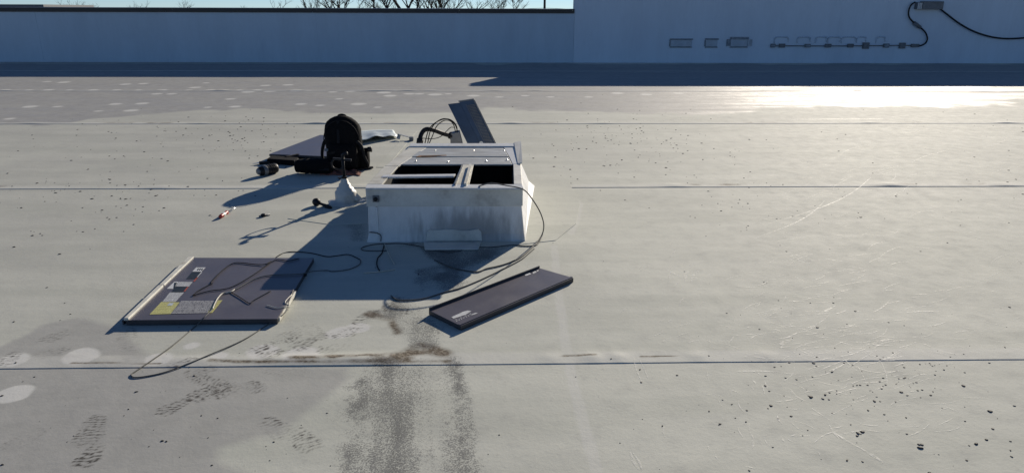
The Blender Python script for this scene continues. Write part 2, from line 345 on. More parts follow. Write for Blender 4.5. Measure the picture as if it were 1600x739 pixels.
def stains(X, Y):
    n1 = fbm(X, Y, 1.3, 3); n2 = fbm(X, Y, 6, 9); n3 = fbm(X, Y, 22, 21, 3); nl = fbm(X*14+Y*1.5, Y*1.3, 1, 77, 3)
    film_shade = sstep(poly_sd(X, Y, FILM_FAR)+(n1-.5)*1.0+(n2-.5)*.25, -.12, .14)*(.80+.3*n2)
    ww = poly_sd(X, Y, FILM_NEAR)
    film_shade = np.maximum(film_shade, sstep(ww+(n2-.5)*.06, -.03, .035)*(.58+.35*n1))
    # left side of the field darkened: fall-off away from the sun painted in
    film_shade = np.maximum(film_shade, .32*sstep(-X+n1*1.5-.8, 0, 3.2)*sstep(Y, 2.4, 3.6)*(.6+.8*n2))
    clean = np.zeros_like(X)
    for ox, oy, r in OVALS:
        clean = np.maximum(clean, sstep(r-np.hypot(X-ox, Y-oy)+(n2-.5)*.05, 0, .015))
    for ox, oy, r in PLATES:
        clean = np.maximum(clean, .9*sstep(r-np.hypot(X-ox, (Y-oy))+(n2-.5)*.03, 0, .03))
    clean = np.maximum(clean, .45*sstep(.026-line_d(X, Y, STRIPE)+(n3-.5)*.006, 0, .008)*(.7+.5*n2))
    for l in PATCH_LINES: clean = np.maximum(clean, .5*sstep(.03-line_d(X, Y, l), 0, .015))
    for s in SEAMS: clean = np.maximum(clean, .45*sstep(.07-np.abs(Y-s-.055), 0, .03)*(.4+n2))
    film_shade = film_shade*(1-.9*np.clip(clean, 0, 1))
    tr = poly_sd(X, Y, TRACK); lane = np.abs(((X-.06*(Y-2.8))*3.1+.25*(n1-.5)) % 1-.5)*2
    dl_ = np.minimum(line_d(X, Y, TRACK_L)*1.0, line_d(X, Y, TRACK_R)*1.2); dc = line_d(X, Y, TRACK_C)
    dirt = sstep(tr+(n2-.5)*.06+(n3-.5)*.12, -.14, .12)*(.50+.40*(n2-.4)+1.1*(nl-.5)+.45*np.exp(-(dl_/.06)**2)*(.4+n1)+.22*np.exp(-(dc/.07)**2)*(.3+n1))
    dirt = np.maximum(dirt, .60*sstep(poly_sd(X, Y, TRACKW)+(n1-.5)*.15, -.05, .22)*(.35+n2)*sstep(nl, .35, .7))
    dirt = np.maximum(dirt, sstep(poly_sd(X, Y, SPLAT)+(n2-.5)*.28+(n3-.5)*.08, -.04, .14)*(.15+.75*n2+.5*(nl-.5)))
    dirt = np.maximum(dirt, .95*sstep(poly_sd(X, Y, UNDER)+(n2-.5)*.16, -.03, .10)*(.35+.9*n2))
    dirt = np.maximum(dirt, .55*sstep(poly_sd(X, Y, LEFTDIRT)+(n2-.5)*.12, -.03, .08))
    brown = np.zeros_like(X)
    for l, w in SILT: brown = np.maximum(brown, sstep(w-line_d(X, Y, l)+(n2-.5)*w*1.7, -w*.3, w*.8))
    for s in SEAMS:
        d = Y-s; on = sstep(fbm(X, X*0+s*7, 1.6, int(s*9), 3), .52, .70)
        brown = np.maximum(brown, .75*on*sstep(.05-np.abs(d-.10+(n2-.5)*.05), 0, .05)*sstep(n2, .4, .65))
        dirt = np.maximum(dirt, .22*sstep(.03-np.abs(d+.02), 0, .03)*n1)
    foot = np.zeros_like(X)
    for a, b, w, kk in FEETG:
        c = (a+b)/2; d = (a-b); L = max(d.length, .10)/2+.02; d.normalize()
        u = (X-c.x)*d.x+(Y-c.y)*d.y; vv = -(X-c.x)*d.y+(Y-c.y)*d.x
        near = (np.abs(u) < L*1.4) & (np.abs(vv) < w*2)
        wid = w*(1-.18*np.sin(u/L*2.4+.4))
        ins = sstep(1-(np.abs(u)/L)**3-(np.abs(vv)/wid)**2.4+(n3-.5)*.5, 0, .25)
        tread = .5+.5*np.sin(u*330+vv*170*np.sin(c.x*9)+n3*13); tread = sstep(tread, .35, .8)*(.4+.6*sstep(np.sin(vv*260+n3*6), -.6, .2))
        foot = np.maximum(foot, np.where(near, ins*tread*kk*(.35+1.7*sstep(n2, .32, .60)), 0))
    gloss = sstep(poly_sd(X, Y, FILM_FAR)+(n1-.5)*1.0+(n2-.5)*.25, -.12, .14)*(.8+.4*(n2-.5))
    return dirt, clean, film_shade, brown, foot, gloss

FISH = [(G(a, b).x, w, h) for a, b, w, h in [(300, 564, .10, .006), (470, 560, .20, .014), (575, 556, .16, .014), (860, 558, .05, .006), (925, 556, .05, .010), (965, 557, .04, .008), (1090, 557, .05, .006), (1200, 557, .05, .005), (160, 568, .07, .006)]]
def height(X, Y, si):
    """membrane relief: lap at the near edge of each sheet, fishmouth wrinkles, slack"""
    z = .0030*(fbm(X, Y, 1.1, 31, 3)-.5)*sstep(Y, 1, 2)
    for k, s in enumerate(SEAMS):
        d = Y-s
        if k == si: z = z+(.0009 if si == 0 else .0008)*(1-sstep(d, .05, .16))
        elif k == si+1: z = z-.004*sstep(d, .012, .035)
    if si == 0:
        for fx, w, h in FISH: z = z+.5*h*np.exp(-((X-fx)/w)**2)*np.exp(-((Y-SEAMS[0]-.06)/.045)**2)
    if 0 < si < 4:
        for j in range(16):
            fx = math.sin(j*12.9898+si*78.2)*43758.5453; fx = (fx-math.floor(fx)-.5)*16
            z = z+.005*np.exp(-((X-fx)/.12)**2)*np.exp(-((Y-SEAMS[si]-.07)/.06)**2)
    return z
def roof_z(p):
    si = sum(p[1] >= s for s in SEAMS)-1
    return float(height(np.array([p[0]]), np.array([p[1]]), si)[0])

def grid_axis(segs):
    a = []
    for lo, hi, st in segs:
        n = max(1, int(round((hi-lo)/st))); a += list(np.linspace(lo, hi, n+1)[:-1])
    a.append(segs[-1][1]); return np.array(a)

roof = MB().box((-22, -10, -.35), (22, WALL_Y+.34, -.03)).build('roof', simple('roof_deck', (.3, .3, .29), .8))
roof['kind'] = 'structure'; ROOF_THINGS.append(roof)
SHEETS = [
    (-1, [(-22, -2.75, 1.5), (-2.75, 2.85, .008), (2.85, 22, 1.5)], [(-9.9, 1.85, .9), (1.85, 2.965, .0075)]),
    (0, [(-22, -4.4, 1.2), (-4.4, 4.7, .0115), (4.7, 22, 1.2)], [(2.815, 3.9, .009), (3.9, 5.895, .016)]),
    (1, [(-22, -6.6, 1.2), (-6.6, 7.1, .022), (7.1, 22, 1.2)], [(5.745, 8.84, .024)]),
    (2, [(-22, -8.6, 1.2), (-8.6, 9.2, .03), (9.2, 22, 1.2)], [(8.69, 11.75, .032)]),
    (3, [(-22, -10.6, 1.2), (-10.6, 11.2, .034), (11.2, 22, 1.2)], [(11.6, 14.65, .034)]),
    (4, [(-22, -12, 1.2), (-12, 12.6, .06), (12.6, 22, 1.2)], [(14.5, WALL_Y+.02, .06)])]
for si, xs, ys in SHEETS:
    xa, ya = grid_axis(xs), grid_axis(ys); X, Y = np.meshgrid(xa, ya); X = X.ravel(); Y = Y.ravel()
    Z = height(X, Y, si); nx, ny = len(xa), len(ya)
    # the near edge of every sheet is not ruler straight
    if si >= 0:
        e = sstep(.12-(Y-SEAMS[si]), 0, .12); Y = Y+e*(.010*(fbm(X, X*0+si, .35, 5)-.5)+.004*(fbm(X, X*0+si, 3, 6)-.5))
    i = np.arange(nx*ny).reshape(ny, nx); q = np.stack([i[:-1, :-1], i[:-1, 1:], i[1:, 1:], i[1:, :-1]], -1).reshape(-1, 4)
    V = np.stack([X, Y, Z], -1)
    if si >= 0:                                                   # the cut edge of the lap
        sk = np.stack([X[:nx], Y[:nx]+.001, Z[:nx]*0-.001], -1); o = len(V); V = np.concatenate([V, sk])
        j = np.arange(nx-1); q = np.concatenate([q, np.stack([o+j, o+j+1, j+1, j], -1)])
    me = bpy.data.meshes.new('membrane_sheet'); me.vertices.add(len(V)); me.vertices.foreach_set('co', V.astype(np.float32).ravel())
    me.loops.add(len(q)*4); me.loops.foreach_set('vertex_index', q.astype(np.int32).ravel())
    me.polygons.add(len(q)); me.polygons.foreach_set('loop_start', np.arange(0, len(q)*4, 4, dtype=np.int32)); me.polygons.foreach_set('loop_total', np.full(len(q), 4, np.int32))
    me.update(calc_edges=True)
    S = stains(V[:, 0], V[:, 1])
    for nm, ch in (('stain_a', S[:3]), ('stain_b', S[3:])):
        at = me.attributes.new(nm, 'FLOAT_COLOR', 'POINT'); at.data.foreach_set('color', np.stack(list(ch)+[np.ones(len(V))], -1).astype(np.float32).ravel())
    me.polygons.foreach_set('use_smooth', np.ones(len(q), bool))
    me.materials.append(M_MEM)
    o = bpy.data.objects.new('membrane_sheet', me); COL.objects.link(o); o.parent = roof

# welded patches let into the field round the boot and the unit
for pts in ([(450, 342), (520, 352), (576, 350), (600, 306), (556, 297), (500, 303)], [(806, 258), (868, 262), (890, 288), (906, 318), (900, 350), (868, 376), (800, 384), (700, 390), (690, 380)], [(640, 205), (588, 262), (604, 262), (652, 205)]):
    pc_ = [G(*p) for p in pts]; MB().ext([Vector((p.x, p.y, -.002)) for p in pc_], (0, 0, .0052)).build('membrane_patch', M_MEM, roof)

# ---------------------------------------------------------------- parapet walls
lowtop, tallx, talltop = 1.10, W(897, 40, WALL_Y).x, 1.60
def wall_thing(name, x0, x1, top, joints, label, M_WALL):
    t = thing(name, ((x0+x1)/2, WALL_Y, 0), label, 'wall')
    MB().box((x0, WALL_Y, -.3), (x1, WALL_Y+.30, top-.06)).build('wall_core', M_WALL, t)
    xs = [x0]+joints+[x1]
    for i, (a, b) in enumerate(zip(xs[:-1], xs[1:])):
        off = .004+(i % 2)*.005
        lap = .03 if i % 2 and b < x1 else 0
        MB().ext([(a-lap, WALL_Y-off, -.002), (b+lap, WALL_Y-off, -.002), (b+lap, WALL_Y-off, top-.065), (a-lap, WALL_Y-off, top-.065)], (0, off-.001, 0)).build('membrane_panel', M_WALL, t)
    x = x0
    while x < x1-.01:                                             # coping in lengths, slightly gapped
        xe = min(x+3.04, x1)
        b = MB().box((x+.003, WALL_Y-.035, top-.03), (xe-.003, WALL_Y+.335, top))
        b.box((x+.003, WALL_Y-.035, top-.085), (xe-.003, WALL_Y-.03, top-.032)).box((x+.003, WALL_Y+.33, top-.085), (xe-.003, WALL_Y+.335, top-.032))
        b.build('coping', M_COPE, t); x = xe
    # termination bar at the foot
    MB().box((x0, WALL_Y-.016, .0), (x1, WALL_Y-.0115, .035)).build('base_flashing', M_WALL, t)
    return t
J = lambda *px: [W(p, 60, WALL_Y).x for p in px]
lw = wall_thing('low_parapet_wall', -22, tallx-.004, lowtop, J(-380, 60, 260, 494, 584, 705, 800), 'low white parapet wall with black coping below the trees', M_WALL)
tw = wall_thing('tall_parapet_wall', tallx, 22, talltop, J(917, 1190, 1310, 1500), 'taller white parapet wall carrying the conduit and wall patches', M_WALLBOUNCE)

# ---------------------------------------------------------------- wall fixtures
def wp(x, y, off=0.0): p = W(x, y, WALL_Y-.012-off); return p
def patch(px0, px1, py0, py1, label, top_t, heavy):
    c = wp((px0+px1)/2, (py0+py1)/2); t = thing('wall_patch', c, label, 'wall patch', 'patches on the tall wall')
    a, b = wp(px0, py0), wp(px1, py1)
    def slab(xa, xb, za, zb, th, nm, m): MB().box((xa, WALL_Y-.010-th, za), (xb, WALL_Y-.0095, zb)).build(nm, m, t, bevel=.002)
    slab(a.x, b.x, b.z, a.z, .018, 'plate', M_PATCH)
    slab(a.x-.02, b.x+.02, a.z+.004, a.z+top_t, .034, 'caulk_edge', M_SMUDGE); slab(a.x-.01, b.x+.01, b.z-.025, b.z-.004, .026, 'caulk_edge', M_SMUDGE)
    if heavy:
        slab(a.x-.09, a.x-.004, b.z+.01, a.z, .024, 'caulk_edge', M_SMUDGE); slab(b.x+.004, b.x+.10, b.z+.01, a.z, .024, 'caulk_edge', M_PATCH)
    else: slab(a.x-.028, a.x-.004, b.z, a.z, .02, 'caulk_edge', M_SMUDGE)
patch(1048, 1080, 63, 73, 'widest plain wall patch, leftmost of the three patches in a row', .03, False)
patch(1103, 1120, 63, 73, 'smallest wall patch, between two wider patches', .035, False)
patch(1142, 1167, 62, 73, 'wall patch with thick dark caulk all round, nearest the conduit', .05, True)

cr = thing('conduit_run', wp(1320, 72), 'thin conduit along the tall wall strung with a row of small junction boxes', 'conduit')
MB().tube([wp(1206, 72, .03), wp(1300, 72.3, .03), wp(1432, 71.5, .03)], .011, 8).build('conduit', M_GREYP, cr, smooth=True)
for x, w_, h_ in [(1208, .10, .075), (1222, .13, .08), (1262, .12, .07), (1294, .13, .075), (1329, .13, .075), (1353, .14, .13), (1385, .12, .08), (1410, .13, .12), (1430, .17, .07)]:
    c = wp(x, 71.8, .03)
    bx = MB().box((c.x-w_/2, WALL_Y-.060, c.z-h_/2), (c.x+w_/2, WALL_Y-.0095, c.z+h_/2)).build('junction_box', M_GREYP, cr, bevel=.006)
    MB().box((c.x-w_/2+.012, WALL_Y-.064, c.z-h_/2+.012), (c.x+w_/2-.012, WALL_Y-.0602, c.z+h_/2-.012)).build('cover', M_SMUDGE if w_ < .125 else M_GREYP, bx)
# weathered outlines left above the boxes where letters were taken down
for i, (x, w_) in enumerate([(1221, .30), (1256, .28), (1283, .24), (1303, .26), (1326, .30), (1346, .2), (1376, .2)]):
    c = wp(x, 63, 0); hh = .13
    m = MB()
    pts = [(c.x-w_/2, WALL_Y-.0135, c.z-hh/2), (c.x-w_/2+.01, WALL_Y-.0135, c.z+hh*.35), (c.x, WALL_Y-.0135, c.z+hh/2), (c.x+w_/2-.02, WALL_Y-.0135, c.z+hh*.4), (c.x+w_/2, WALL_Y-.0135, c.z-hh*.3)]
    m.tube(pts, [.010, .018, .014, .020, .009], 6, 5)
    place = ['far left, over the paired junction boxes', 'second from the left', 'third from the left', 'middle one of seven', 'fifth from the left', 'sixth from the left', 'farthest right'][i]
    tag(m.build('letter_outline', M_FAINT, loc=c, smooth=True), 'weathered grey arch of old caulk above the conduit, '+place, 'caulk mark', 'old marks above the conduit')
db = thing('transformer_box', wp(1449, 9), 'grey ribbed transformer box high on the tall wall', 'electrical box')
a, b = wp(1438, 2.5), wp(1468, 15)
MB().box((a.x, WALL_Y-.14, b.z), (b.x, WALL_Y-.0095, a.z)).build('housing', M_GREYP, db, bevel=.008)
e = wp(1429, 9)
MB().box((e.x, WALL_Y-.11, b.z-.004), (a.x-.002, WALL_Y-.0095, a.z-.02)).build('end_cover', M_GREYP, db, bevel=.006)
for q in (.25, .55, .85): MB().box((e.x+(a.x-e.x)*q-.012, WALL_Y-.125, b.z), (e.x+(a.x-e.x)*q+.008, WALL_Y-.111, a.z-.03)).build('rib', M_LAB, db)
hk = MB().tube([wp(1430, 4, .05), wp(1424, 8, .05), wp(1420, 17, .05), wp(1420.5, 27, .05), wp(1427, 35, .05), wp(1436, 42, .05), wp(1445, 50, .05), wp(1449, 60, .05), wp(1446, 68, .05), wp(1438, 72, .04), wp(1430, 72, .035)], .017, 8, 5)
hose = hk.build('flexible_conduit', M_RUBBER, loc=wp(1438, 72), smooth=True)
tag(hose, 'S-shaped black flexible conduit from transformer box down to junction boxes', 'conduit')
MB().tube([wp(1428, 36, .05), wp(1438, 43.5, .05)], [.04, .036], 10).build('coupling', M_GREYP, hose, smooth=True)
tag(MB().tube([wp(1468, 14, .05), wp(1480, 23, .05), wp(1497, 36, .05), wp(1518, 48, .05), wp(1540, 56, .05), wp(1560, 60, .05), wp(1580, 61, .05), wp(1610, 59, .05), wp(1680, 52, .05)], .018, 8, 4).build('sagging_cable', M_RUBBER, loc=wp(1560, 60), smooth=True), 'black cable sagging right from the transformer box along the wall', 'cable')

# ---------------------------------------------------------------- the rooftop unit curb
ZT, ZR = .346, .236
FL, FR, BR, BL = Vector((-.788, 4.430, 0)), Vector((.182, 4.430, 0)), Vector((.212, 5.775, 0)), Vector((-.665, 5.765, 0))
CEN = (FL+FR+BR+BL)/4
unit = thing('rooftop_unit_base', (CEN.x, CEN.y, 0), 'white open-topped rooftop unit base with its covers removed', 'rooftop unit')
def inset(d, z, dl=None):
    """the plan outline drawn in by d at height z"""
    q = []
    for p in (FL, FR, BR, BL):
        sx = 1 if p.x < CEN.x else -1; sy = 1 if p.y < CEN.y else -1
        q.append(Vector((p.x+sx*d, p.y+sy*d, z)))
    return q
# membrane-wrapped curb: hollow, flared to the roof at the sides
o0 = inset(-.004, .0); o0[0] += Vector((-.006, -.004, 0)); o0[1] += Vector((.014, -.004, 0)); o0[2] += Vector((.12, .03, 0)); o0[3] += Vector((-.05, .03, 0))
o1 = inset(.002, .05); o1[1] += Vector((.012, 0, 0)); o1[2] += Vector((.075, .01, 0)); o1[3] += Vector((-.015, 0, 0))
o2 = inset(.007, ZR); i2 = inset(.05, ZR); i0 = inset(.05, .004)
rings = [o0, o1, o2, i2, i0]
m = MB(); n = 4
vs = [p for r in rings for p in r]; fs = []
for k in range(4):
    for j in range(4): fs.append((k*4+j, k*4+(j+1) % 4, (k+1)*4+(j+1) % 4, (k+1)*4+j))
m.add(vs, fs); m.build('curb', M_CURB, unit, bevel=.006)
MB().ext(inset(.055, .006), (0, 0, .004)).build('inner_floor', M_INSHADE, unit)
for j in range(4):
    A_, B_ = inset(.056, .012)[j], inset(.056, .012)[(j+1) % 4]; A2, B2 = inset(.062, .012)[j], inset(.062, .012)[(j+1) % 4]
    MB().ext([A_, B_, B2, A2], (0, 0, ZT-.04)).build('shade_liner', M_INSHADE, unit)  # added liner, its colour carries the shade inside the unit
# painted metal base rails
for j, nm in enumerate(('front', 'right', 'rear', 'left')):
    A_, B_ = inset(0, ZR-.004)[j], inset(0, ZR-.004)[(j+1) % 4]; A2, B2 = inset(.045, ZR-.004)[j], inset(.045, ZR-.004)[(j+1) % 4]
    MB().ext([A_, B_, B2, A2], (0, 0, ZT-ZR)).build('base_rail', M_CURBM, unit, bevel=.003)
def T(x, y, dz=0.0): return G(x, y, ZT+dz)
def plate(pts, nm, mat, dz=.0, th=.012, bevel=.002, parent=unit):
    b = [T(x, y, dz) for x, y in pts]; return MB().ext([Vector((p.x, p.y, ZT-.002+dz)) for p in b], (0, 0, th)).build(nm, mat, parent, bevel=bevel)
plate([(571, 296.5), (818, 296.5), (816, 290.5), (573.5, 290.5)], 'front_flange', M_LAB)
plate([(574, 290.2), (597, 290.2), (622, 262), (601, 262)], 'left_flange', M_CREAM)
plate([(601.5, 261.6), (622.5, 261.6), (667, 232.5), (639, 232.5)], 'left_flange', M_CREAM)
plate([(803, 290.2), (816, 290.2), (813, 259), (802, 259)], 'right_flange', M_CURBM)
plate([(708, 290.2), (733, 290.2), (740, 259), (721.5, 259)], 'divider_channel', M_CREAM, th=.010)
MB().bar(T(727, 290, .012), T(735, 260, .012), .016, .03).build('divider_lip', M_CREAM, unit)
MB().bar(T(711, 290, .010), T(723, 260, .010), .008, .025).build('divider_lip', M_GREYP, unit)
plate([(596, 279), (709, 277.4), (712, 274), (599, 275.5)], 'cross_bar', M_LAB, dz=.004)
plate([(597, 282), (604, 282), (607.5, 279.4), (599.5, 279.4)], 'bar_bracket', M_CREAM)
rs_ = plate([(626, 258.6), (800, 258.6), (795, 247.5), (643, 247.5)], 'rear_sheet', M_GALV, th=.010)
plate([(643.5, 247), (794.5, 247), (790, 239), (655, 239)], 'rear_sheet', M_GALV, th=.014)
plate([(655.5, 238.7), (789.5, 238.7), (786, 232.6), (667.5, 232.6)], 'rear_sheet', M_GALV, th=.010)
plate([(801, 258.6), (813, 258.6), (811, 232.5), (787, 232.5), (796, 247.5)], 'rear_side_sheet', M_LAB, th=.012)
plate([(640, 232.2), (811, 232.2), (810, 227.6), (641.5, 227.6)], 'rear_flange', M_LAB, th=.020)
plate([(650, 245.4), (672, 245.2), (698, 243.6), (697, 242.4), (655, 243.2)], 'rust_slot', M_RUST, dz=.0115, th=.003, bevel=0)
plate([(658, 244.2), (690, 243.2), (688, 242.9), (660, 243.5)], 'slot_shade', M_INSHADE, dz=.0145, th=.002, bevel=0)  # dark plate painted for the shade in the slot
for x, y in ((650, 252), (700, 253), (760, 252), (788, 236), (792, 250), (680, 236), (740, 236)):
    p = T(x, y, .011); MB().lathe([(.007, 0), (.007, .003), (.003, .006)], (p.x, p.y, ZT+.011), 8).build('screw', M_STEEL, unit)
# bent corner flashing at the rear right
m = MB(); pts = [T(809, 259), T(814.5, 259), T(811, 227), T(803, 227)]
b = [Vector((p.x, p.y, ZT+.011)) for p in pts]; m.prism(b, [b[0]+Vector((0, 0, .004)), b[1]+Vector((.008, 0, .014)), b[2]+Vector((.016, 0, .022)), b[3]+Vector((0, 0, .012))])
m.build('corner_flashing', M_CURBM, unit, bevel=.001)
# front bracket with bolt, side seam strips
c = W(588, 311, FL.y-.004)
br = MB().box((c.x-.022, FL.y-.012, c.z-.018), (c.x+.018, FL.y+.001, c.z+.022)).build('bracket', M_GREYP, unit, bevel=.002)
MB().lathe([(.013, 0), (.013, .014), (.007, .018)], (c.x-.003, FL.y-.012, c.z+.002), 10, axis=Vector((0, -1, 0))).build('bolt', M_BPLAS, br)
for a_, b_ in ((586, 592), ):
    MB().box((W(587, 350, 4.4).x, FL.y-.010, .01), (W(590, 350, 4.4).x, FL.y+.006, ZR-.006)).build('flashing_edge', M_CURB, unit)
# heat-welded flap at the foot of the front face and the patch in front of it
fx0, fx1 = W(667, 362, FL.y).x, W(752, 362, FL.y).x; rr_ = random.Random(3)
edge = [Vector((fx0+(fx1-fx0)*t, FL.y-.012, .082+rr_.uniform(-.007, .007)-(.012 if t in (0, 1) else 0))) for t in (0, .06, .2, .36, .5, .62, .78, .94, 1)]
MB().ext([Vector((fx1+.004, FL.y-.012, .008)), Vector((fx0-.004, FL.y-.012, .008))]+edge, (0, .014, 0)).build('welded_flap', M_CURBM, unit, bevel=.002)
a, b = G(662, 381), G(742, 392)
MB().ext([(a.x, a.y, .006), (G(752, 381).x, a.y, .006), (b.x+.02, b.y, .006), (G(664, 392).x, b.y, .006)], (0, 0, .006)).build('welded_flap', M_CURBM, unit, bevel=.002)
# loose wire stub on the left of the front face
MB().tube([W(577, 363, 4.415), W(588, 364, 4.41), W(595, 368, 4.41), W(595, 377, 4.41)], .003, 6, 4).build('wire_stub', M_WIREB, unit, smooth=True)

# ---------------------------------------------------------------- louvred panel, box and conduit behind the unit
YP = 6.42
TL, TR, BRp = W(700, 163, YP+.05), W(742, 158, YP+.05), W(776, 228, YP)
ed = (BRp-TR); ed = ed/abs(ed.z); BRp = TR+ed*(TR.z-.012); BLp = TL+ed*(TR.z-.012)*.94
nrm = (TR-TL).cross(BRp-TR).normalized(); nrm = nrm if nrm.y < 0 else -nrm
lp = thing('louvred_panel', (BRp.x, BRp.y, 0), 'tall shaded louvred metal panel propped aslant behind the rooftop unit', 'panel')
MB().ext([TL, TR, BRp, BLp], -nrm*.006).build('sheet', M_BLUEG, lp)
def lpp(u, v, off=0.0):
    return TL.lerp(TR, u).lerp(BLp.lerp(BRp, u), v)+nrm*off
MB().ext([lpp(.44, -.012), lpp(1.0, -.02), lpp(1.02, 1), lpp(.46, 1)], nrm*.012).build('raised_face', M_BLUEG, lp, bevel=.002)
MB().ext([lpp(.97, -.015, .013), lpp(1.02, -.015, .013), lpp(1.04, 1, .013), lpp(.99, 1, .013)], nrm*.012).build('edge_flange', M_GREYP, lp)
MB().ext([lpp(.42, -.03, -.02), lpp(1.0, -.035, -.02), lpp(1.0, -.016, -.02), lpp(.42, -.012, -.02)], nrm*.04).build('top_flange', M_GREYP, lp)
sl = MB()
for i in range(44):
    v = .05+i*.0215
    sl.ext([lpp(.67, v, .0125), lpp(.93, v-.004, .0125), lpp(.93, v+.005, .0125), lpp(.67, v+.009, .0125)], nrm*.007)
sl.build('louvre_slots', M_GREYP, lp, kind='stuff')
s2 = MB()
for i in range(60):
    v = .04+i*.0158; s2.obox(lpp(.63, v, .014), (TR-TL).normalized()*.004, (BLp-TL).normalized()*.0025, nrm*.002)
s2.build('rivet_row', M_GREYP, lp, kind='stuff')
cl = W(731, 208.5, YP-.03)
MB().lathe([(.018, 0), (.018, .003)], lpp(.5, .62, .0125), 12, axis=nrm).build('sticker', M_LAB, lp)
eb = thing('conduit_box', W(713, 226, YP-.06), 'grey junction box on the louvred panel with thick black conduit', 'electrical box')
a, b = W(704, 207, YP-.05), W(722, 222, YP-.05)
MB().prism([(a.x, YP-.11, b.z-.01), (b.x+.01, YP-.11, b.z-.03), (b.x+.01, YP-.02, b.z-.03), (a.x, YP-.02, b.z-.01)], [(a.x, YP-.11, a.z), (b.x-.02, YP-.11, a.z+.015), (b.x-.02, YP-.02, a.z+.015), (a.x, YP-.02, a.z)]).build('box', M_GREYP, eb, bevel=.004)
MB().tube([W(657, 233, YP-.3), W(656, 222, YP-.28), W(657.5, 212, YP-.25), W(662, 204.5, YP-.22), W(669, 202, YP-.2), W(680, 204.5, YP-.16), W(692, 209, YP-.12), W(705, 212.5, YP-.08)], .019, 10, 5).build('conduit', M_RUBBER, eb, smooth=True)
MB().tube([W(655.5, 226, YP-.29), W(656.5, 217, YP-.27)], .028, 10).build('fitting', M_BPLAS, eb, smooth=True)
MB().tube([W(702, 211.5, YP-.09), W(707, 213, YP-.08)], .03, 10).build('fitting', M_BPLAS, eb, smooth=True)
for k, pts in enumerate([[(668, 226), (672, 206), (680, 193), (692, 186), (704, 188), (712, 197), (715, 207)], [(664, 224), (670, 203), (682, 191), (698, 186), (709, 191), (714, 200), (713, 208)], [(670, 226), (676, 212), (682, 198), (693, 189), (703, 189), (709, 196), (712, 208)]]):
    tag(MB().tube([W(x, y, YP-.27+.2*i/6) for i, (x, y) in enumerate(pts)], .0042, 6, 5).build('control_wire', M_WIREB, loc=W(*pts[0], YP-.27), smooth=True),
        ['outermost of three thin black wires arching behind the unit', 'middle of three thin black wires arching behind the unit', 'innermost of three thin black wires arching behind the unit'][k], 'wire', 'wires arching over the conduit')
tag(MB().tube([W(658, 216, YP-.2), W(676, 217, YP-.2), W(688, 214, YP-.2), (W(697, 206, YP-.2)), W(704, 199.5, YP-.15), W(709, 199.5, YP-.12)], .0032, 6, 5).build('control_wire', M_WIREB, loc=W(658, 216, YP-.2), smooth=True), 'short thin wire curling below the arch behind the unit', 'wire', 'wires arching over the conduit')

# ---------------------------------------------------------------- vent pipe boot
pc = G(540, 317); pcx, pcy = pc.x, pc.y+.02
pb = thing('pipe_boot', (pcx, pcy, 0), 'white conical pipe boot with thin black post beside the unit', 'roof pipe')
m = MB(); prof = [(.135, .002), (.13, .006), (.082, .008), (.080, .055), (.077, .085), (.066, .093), (.060, .112), (.047, .118), (.041, .142), (.031, .148), (.026, .172), (.019, .178), (.017, .195)]
m.loft([[Vector((pcx+(r*(1+.05*math.sin(3*a_+z*30)+.03*math.sin(7*a_)))*math.cos(a_), pcy+(r*(1+.05*math.sin(3*a_+z*30)))*math.sin(a_), z+(.006*math.sin(a_*2) if z < .05 else 0)*0)) for a_ in [2*math.pi*j/28 for j in range(28)]] for r, z in prof])
m.build('boot', M_BOOT, pb, smooth=True)
m = MB(); m.prism([(pcx+.05, pcy-.03, .02), (pcx+.10, pcy-.05, .02), (pcx+.12, pcy+.03, .02), (pcx+.05, pcy+.05, .02)], [(pcx+.03, pcy-.01, .115), (pcx+.045, pcy-.01, .11), (pcx+.045, pcy+.015, .11), (pcx+.03, pcy+.02, .115)])
m.build('sealant_lump', M_BOOT, pb, bevel=.008)
post = MB().tube([(pcx, pcy, .19), (pcx-.003, pcy, .26), (pcx-.001, pcy, .345)], .0115, 10).build('post', M_RUBBER, pb, smooth=True)
MB().lathe([(.021, .183), (.0215, .196), (.016, .198)], (pcx, pcy, 0), 14).build('clamp', M_BPLAS, pb)
MB().bar((pcx-.045, pcy-.02, .192), (pcx-.015, pcy-.015, .188), .012, .006).build('clamp_tail', M_BPLAS, pb)
MB().bar((pcx-.04, pcy-.02, .178), (pcx-.018, pcy-.015, .189), .010, .005).build('clamp_tail', M_BPLAS, pb)
MB().tube([(pcx, pcy, .335), (pcx-.002, pcy-.002, .352), (pcx+.012, pcy-.004, .366), (pcx+.036, pcy-.004, .371)], .0125, 10, 3).build('elbow', M_RUBBER, pb, smooth=True)
MB().bar((pcx-.075, pcy, .330), (pcx+.06, pcy, .318), .016, .016).build('cross_arm', M_BPLAS, pb, bevel=.002)
MB().tube([(pcx-.06, pcy, .33), (pcx-.085, pcy, .30), (pcx-.075, pcy, .262), (pcx-.03, pcy, .25), (pcx-.004, pcy, .27)], .006, 6, 5).build('wire_loop', M_RUBBER, pb, smooth=True)

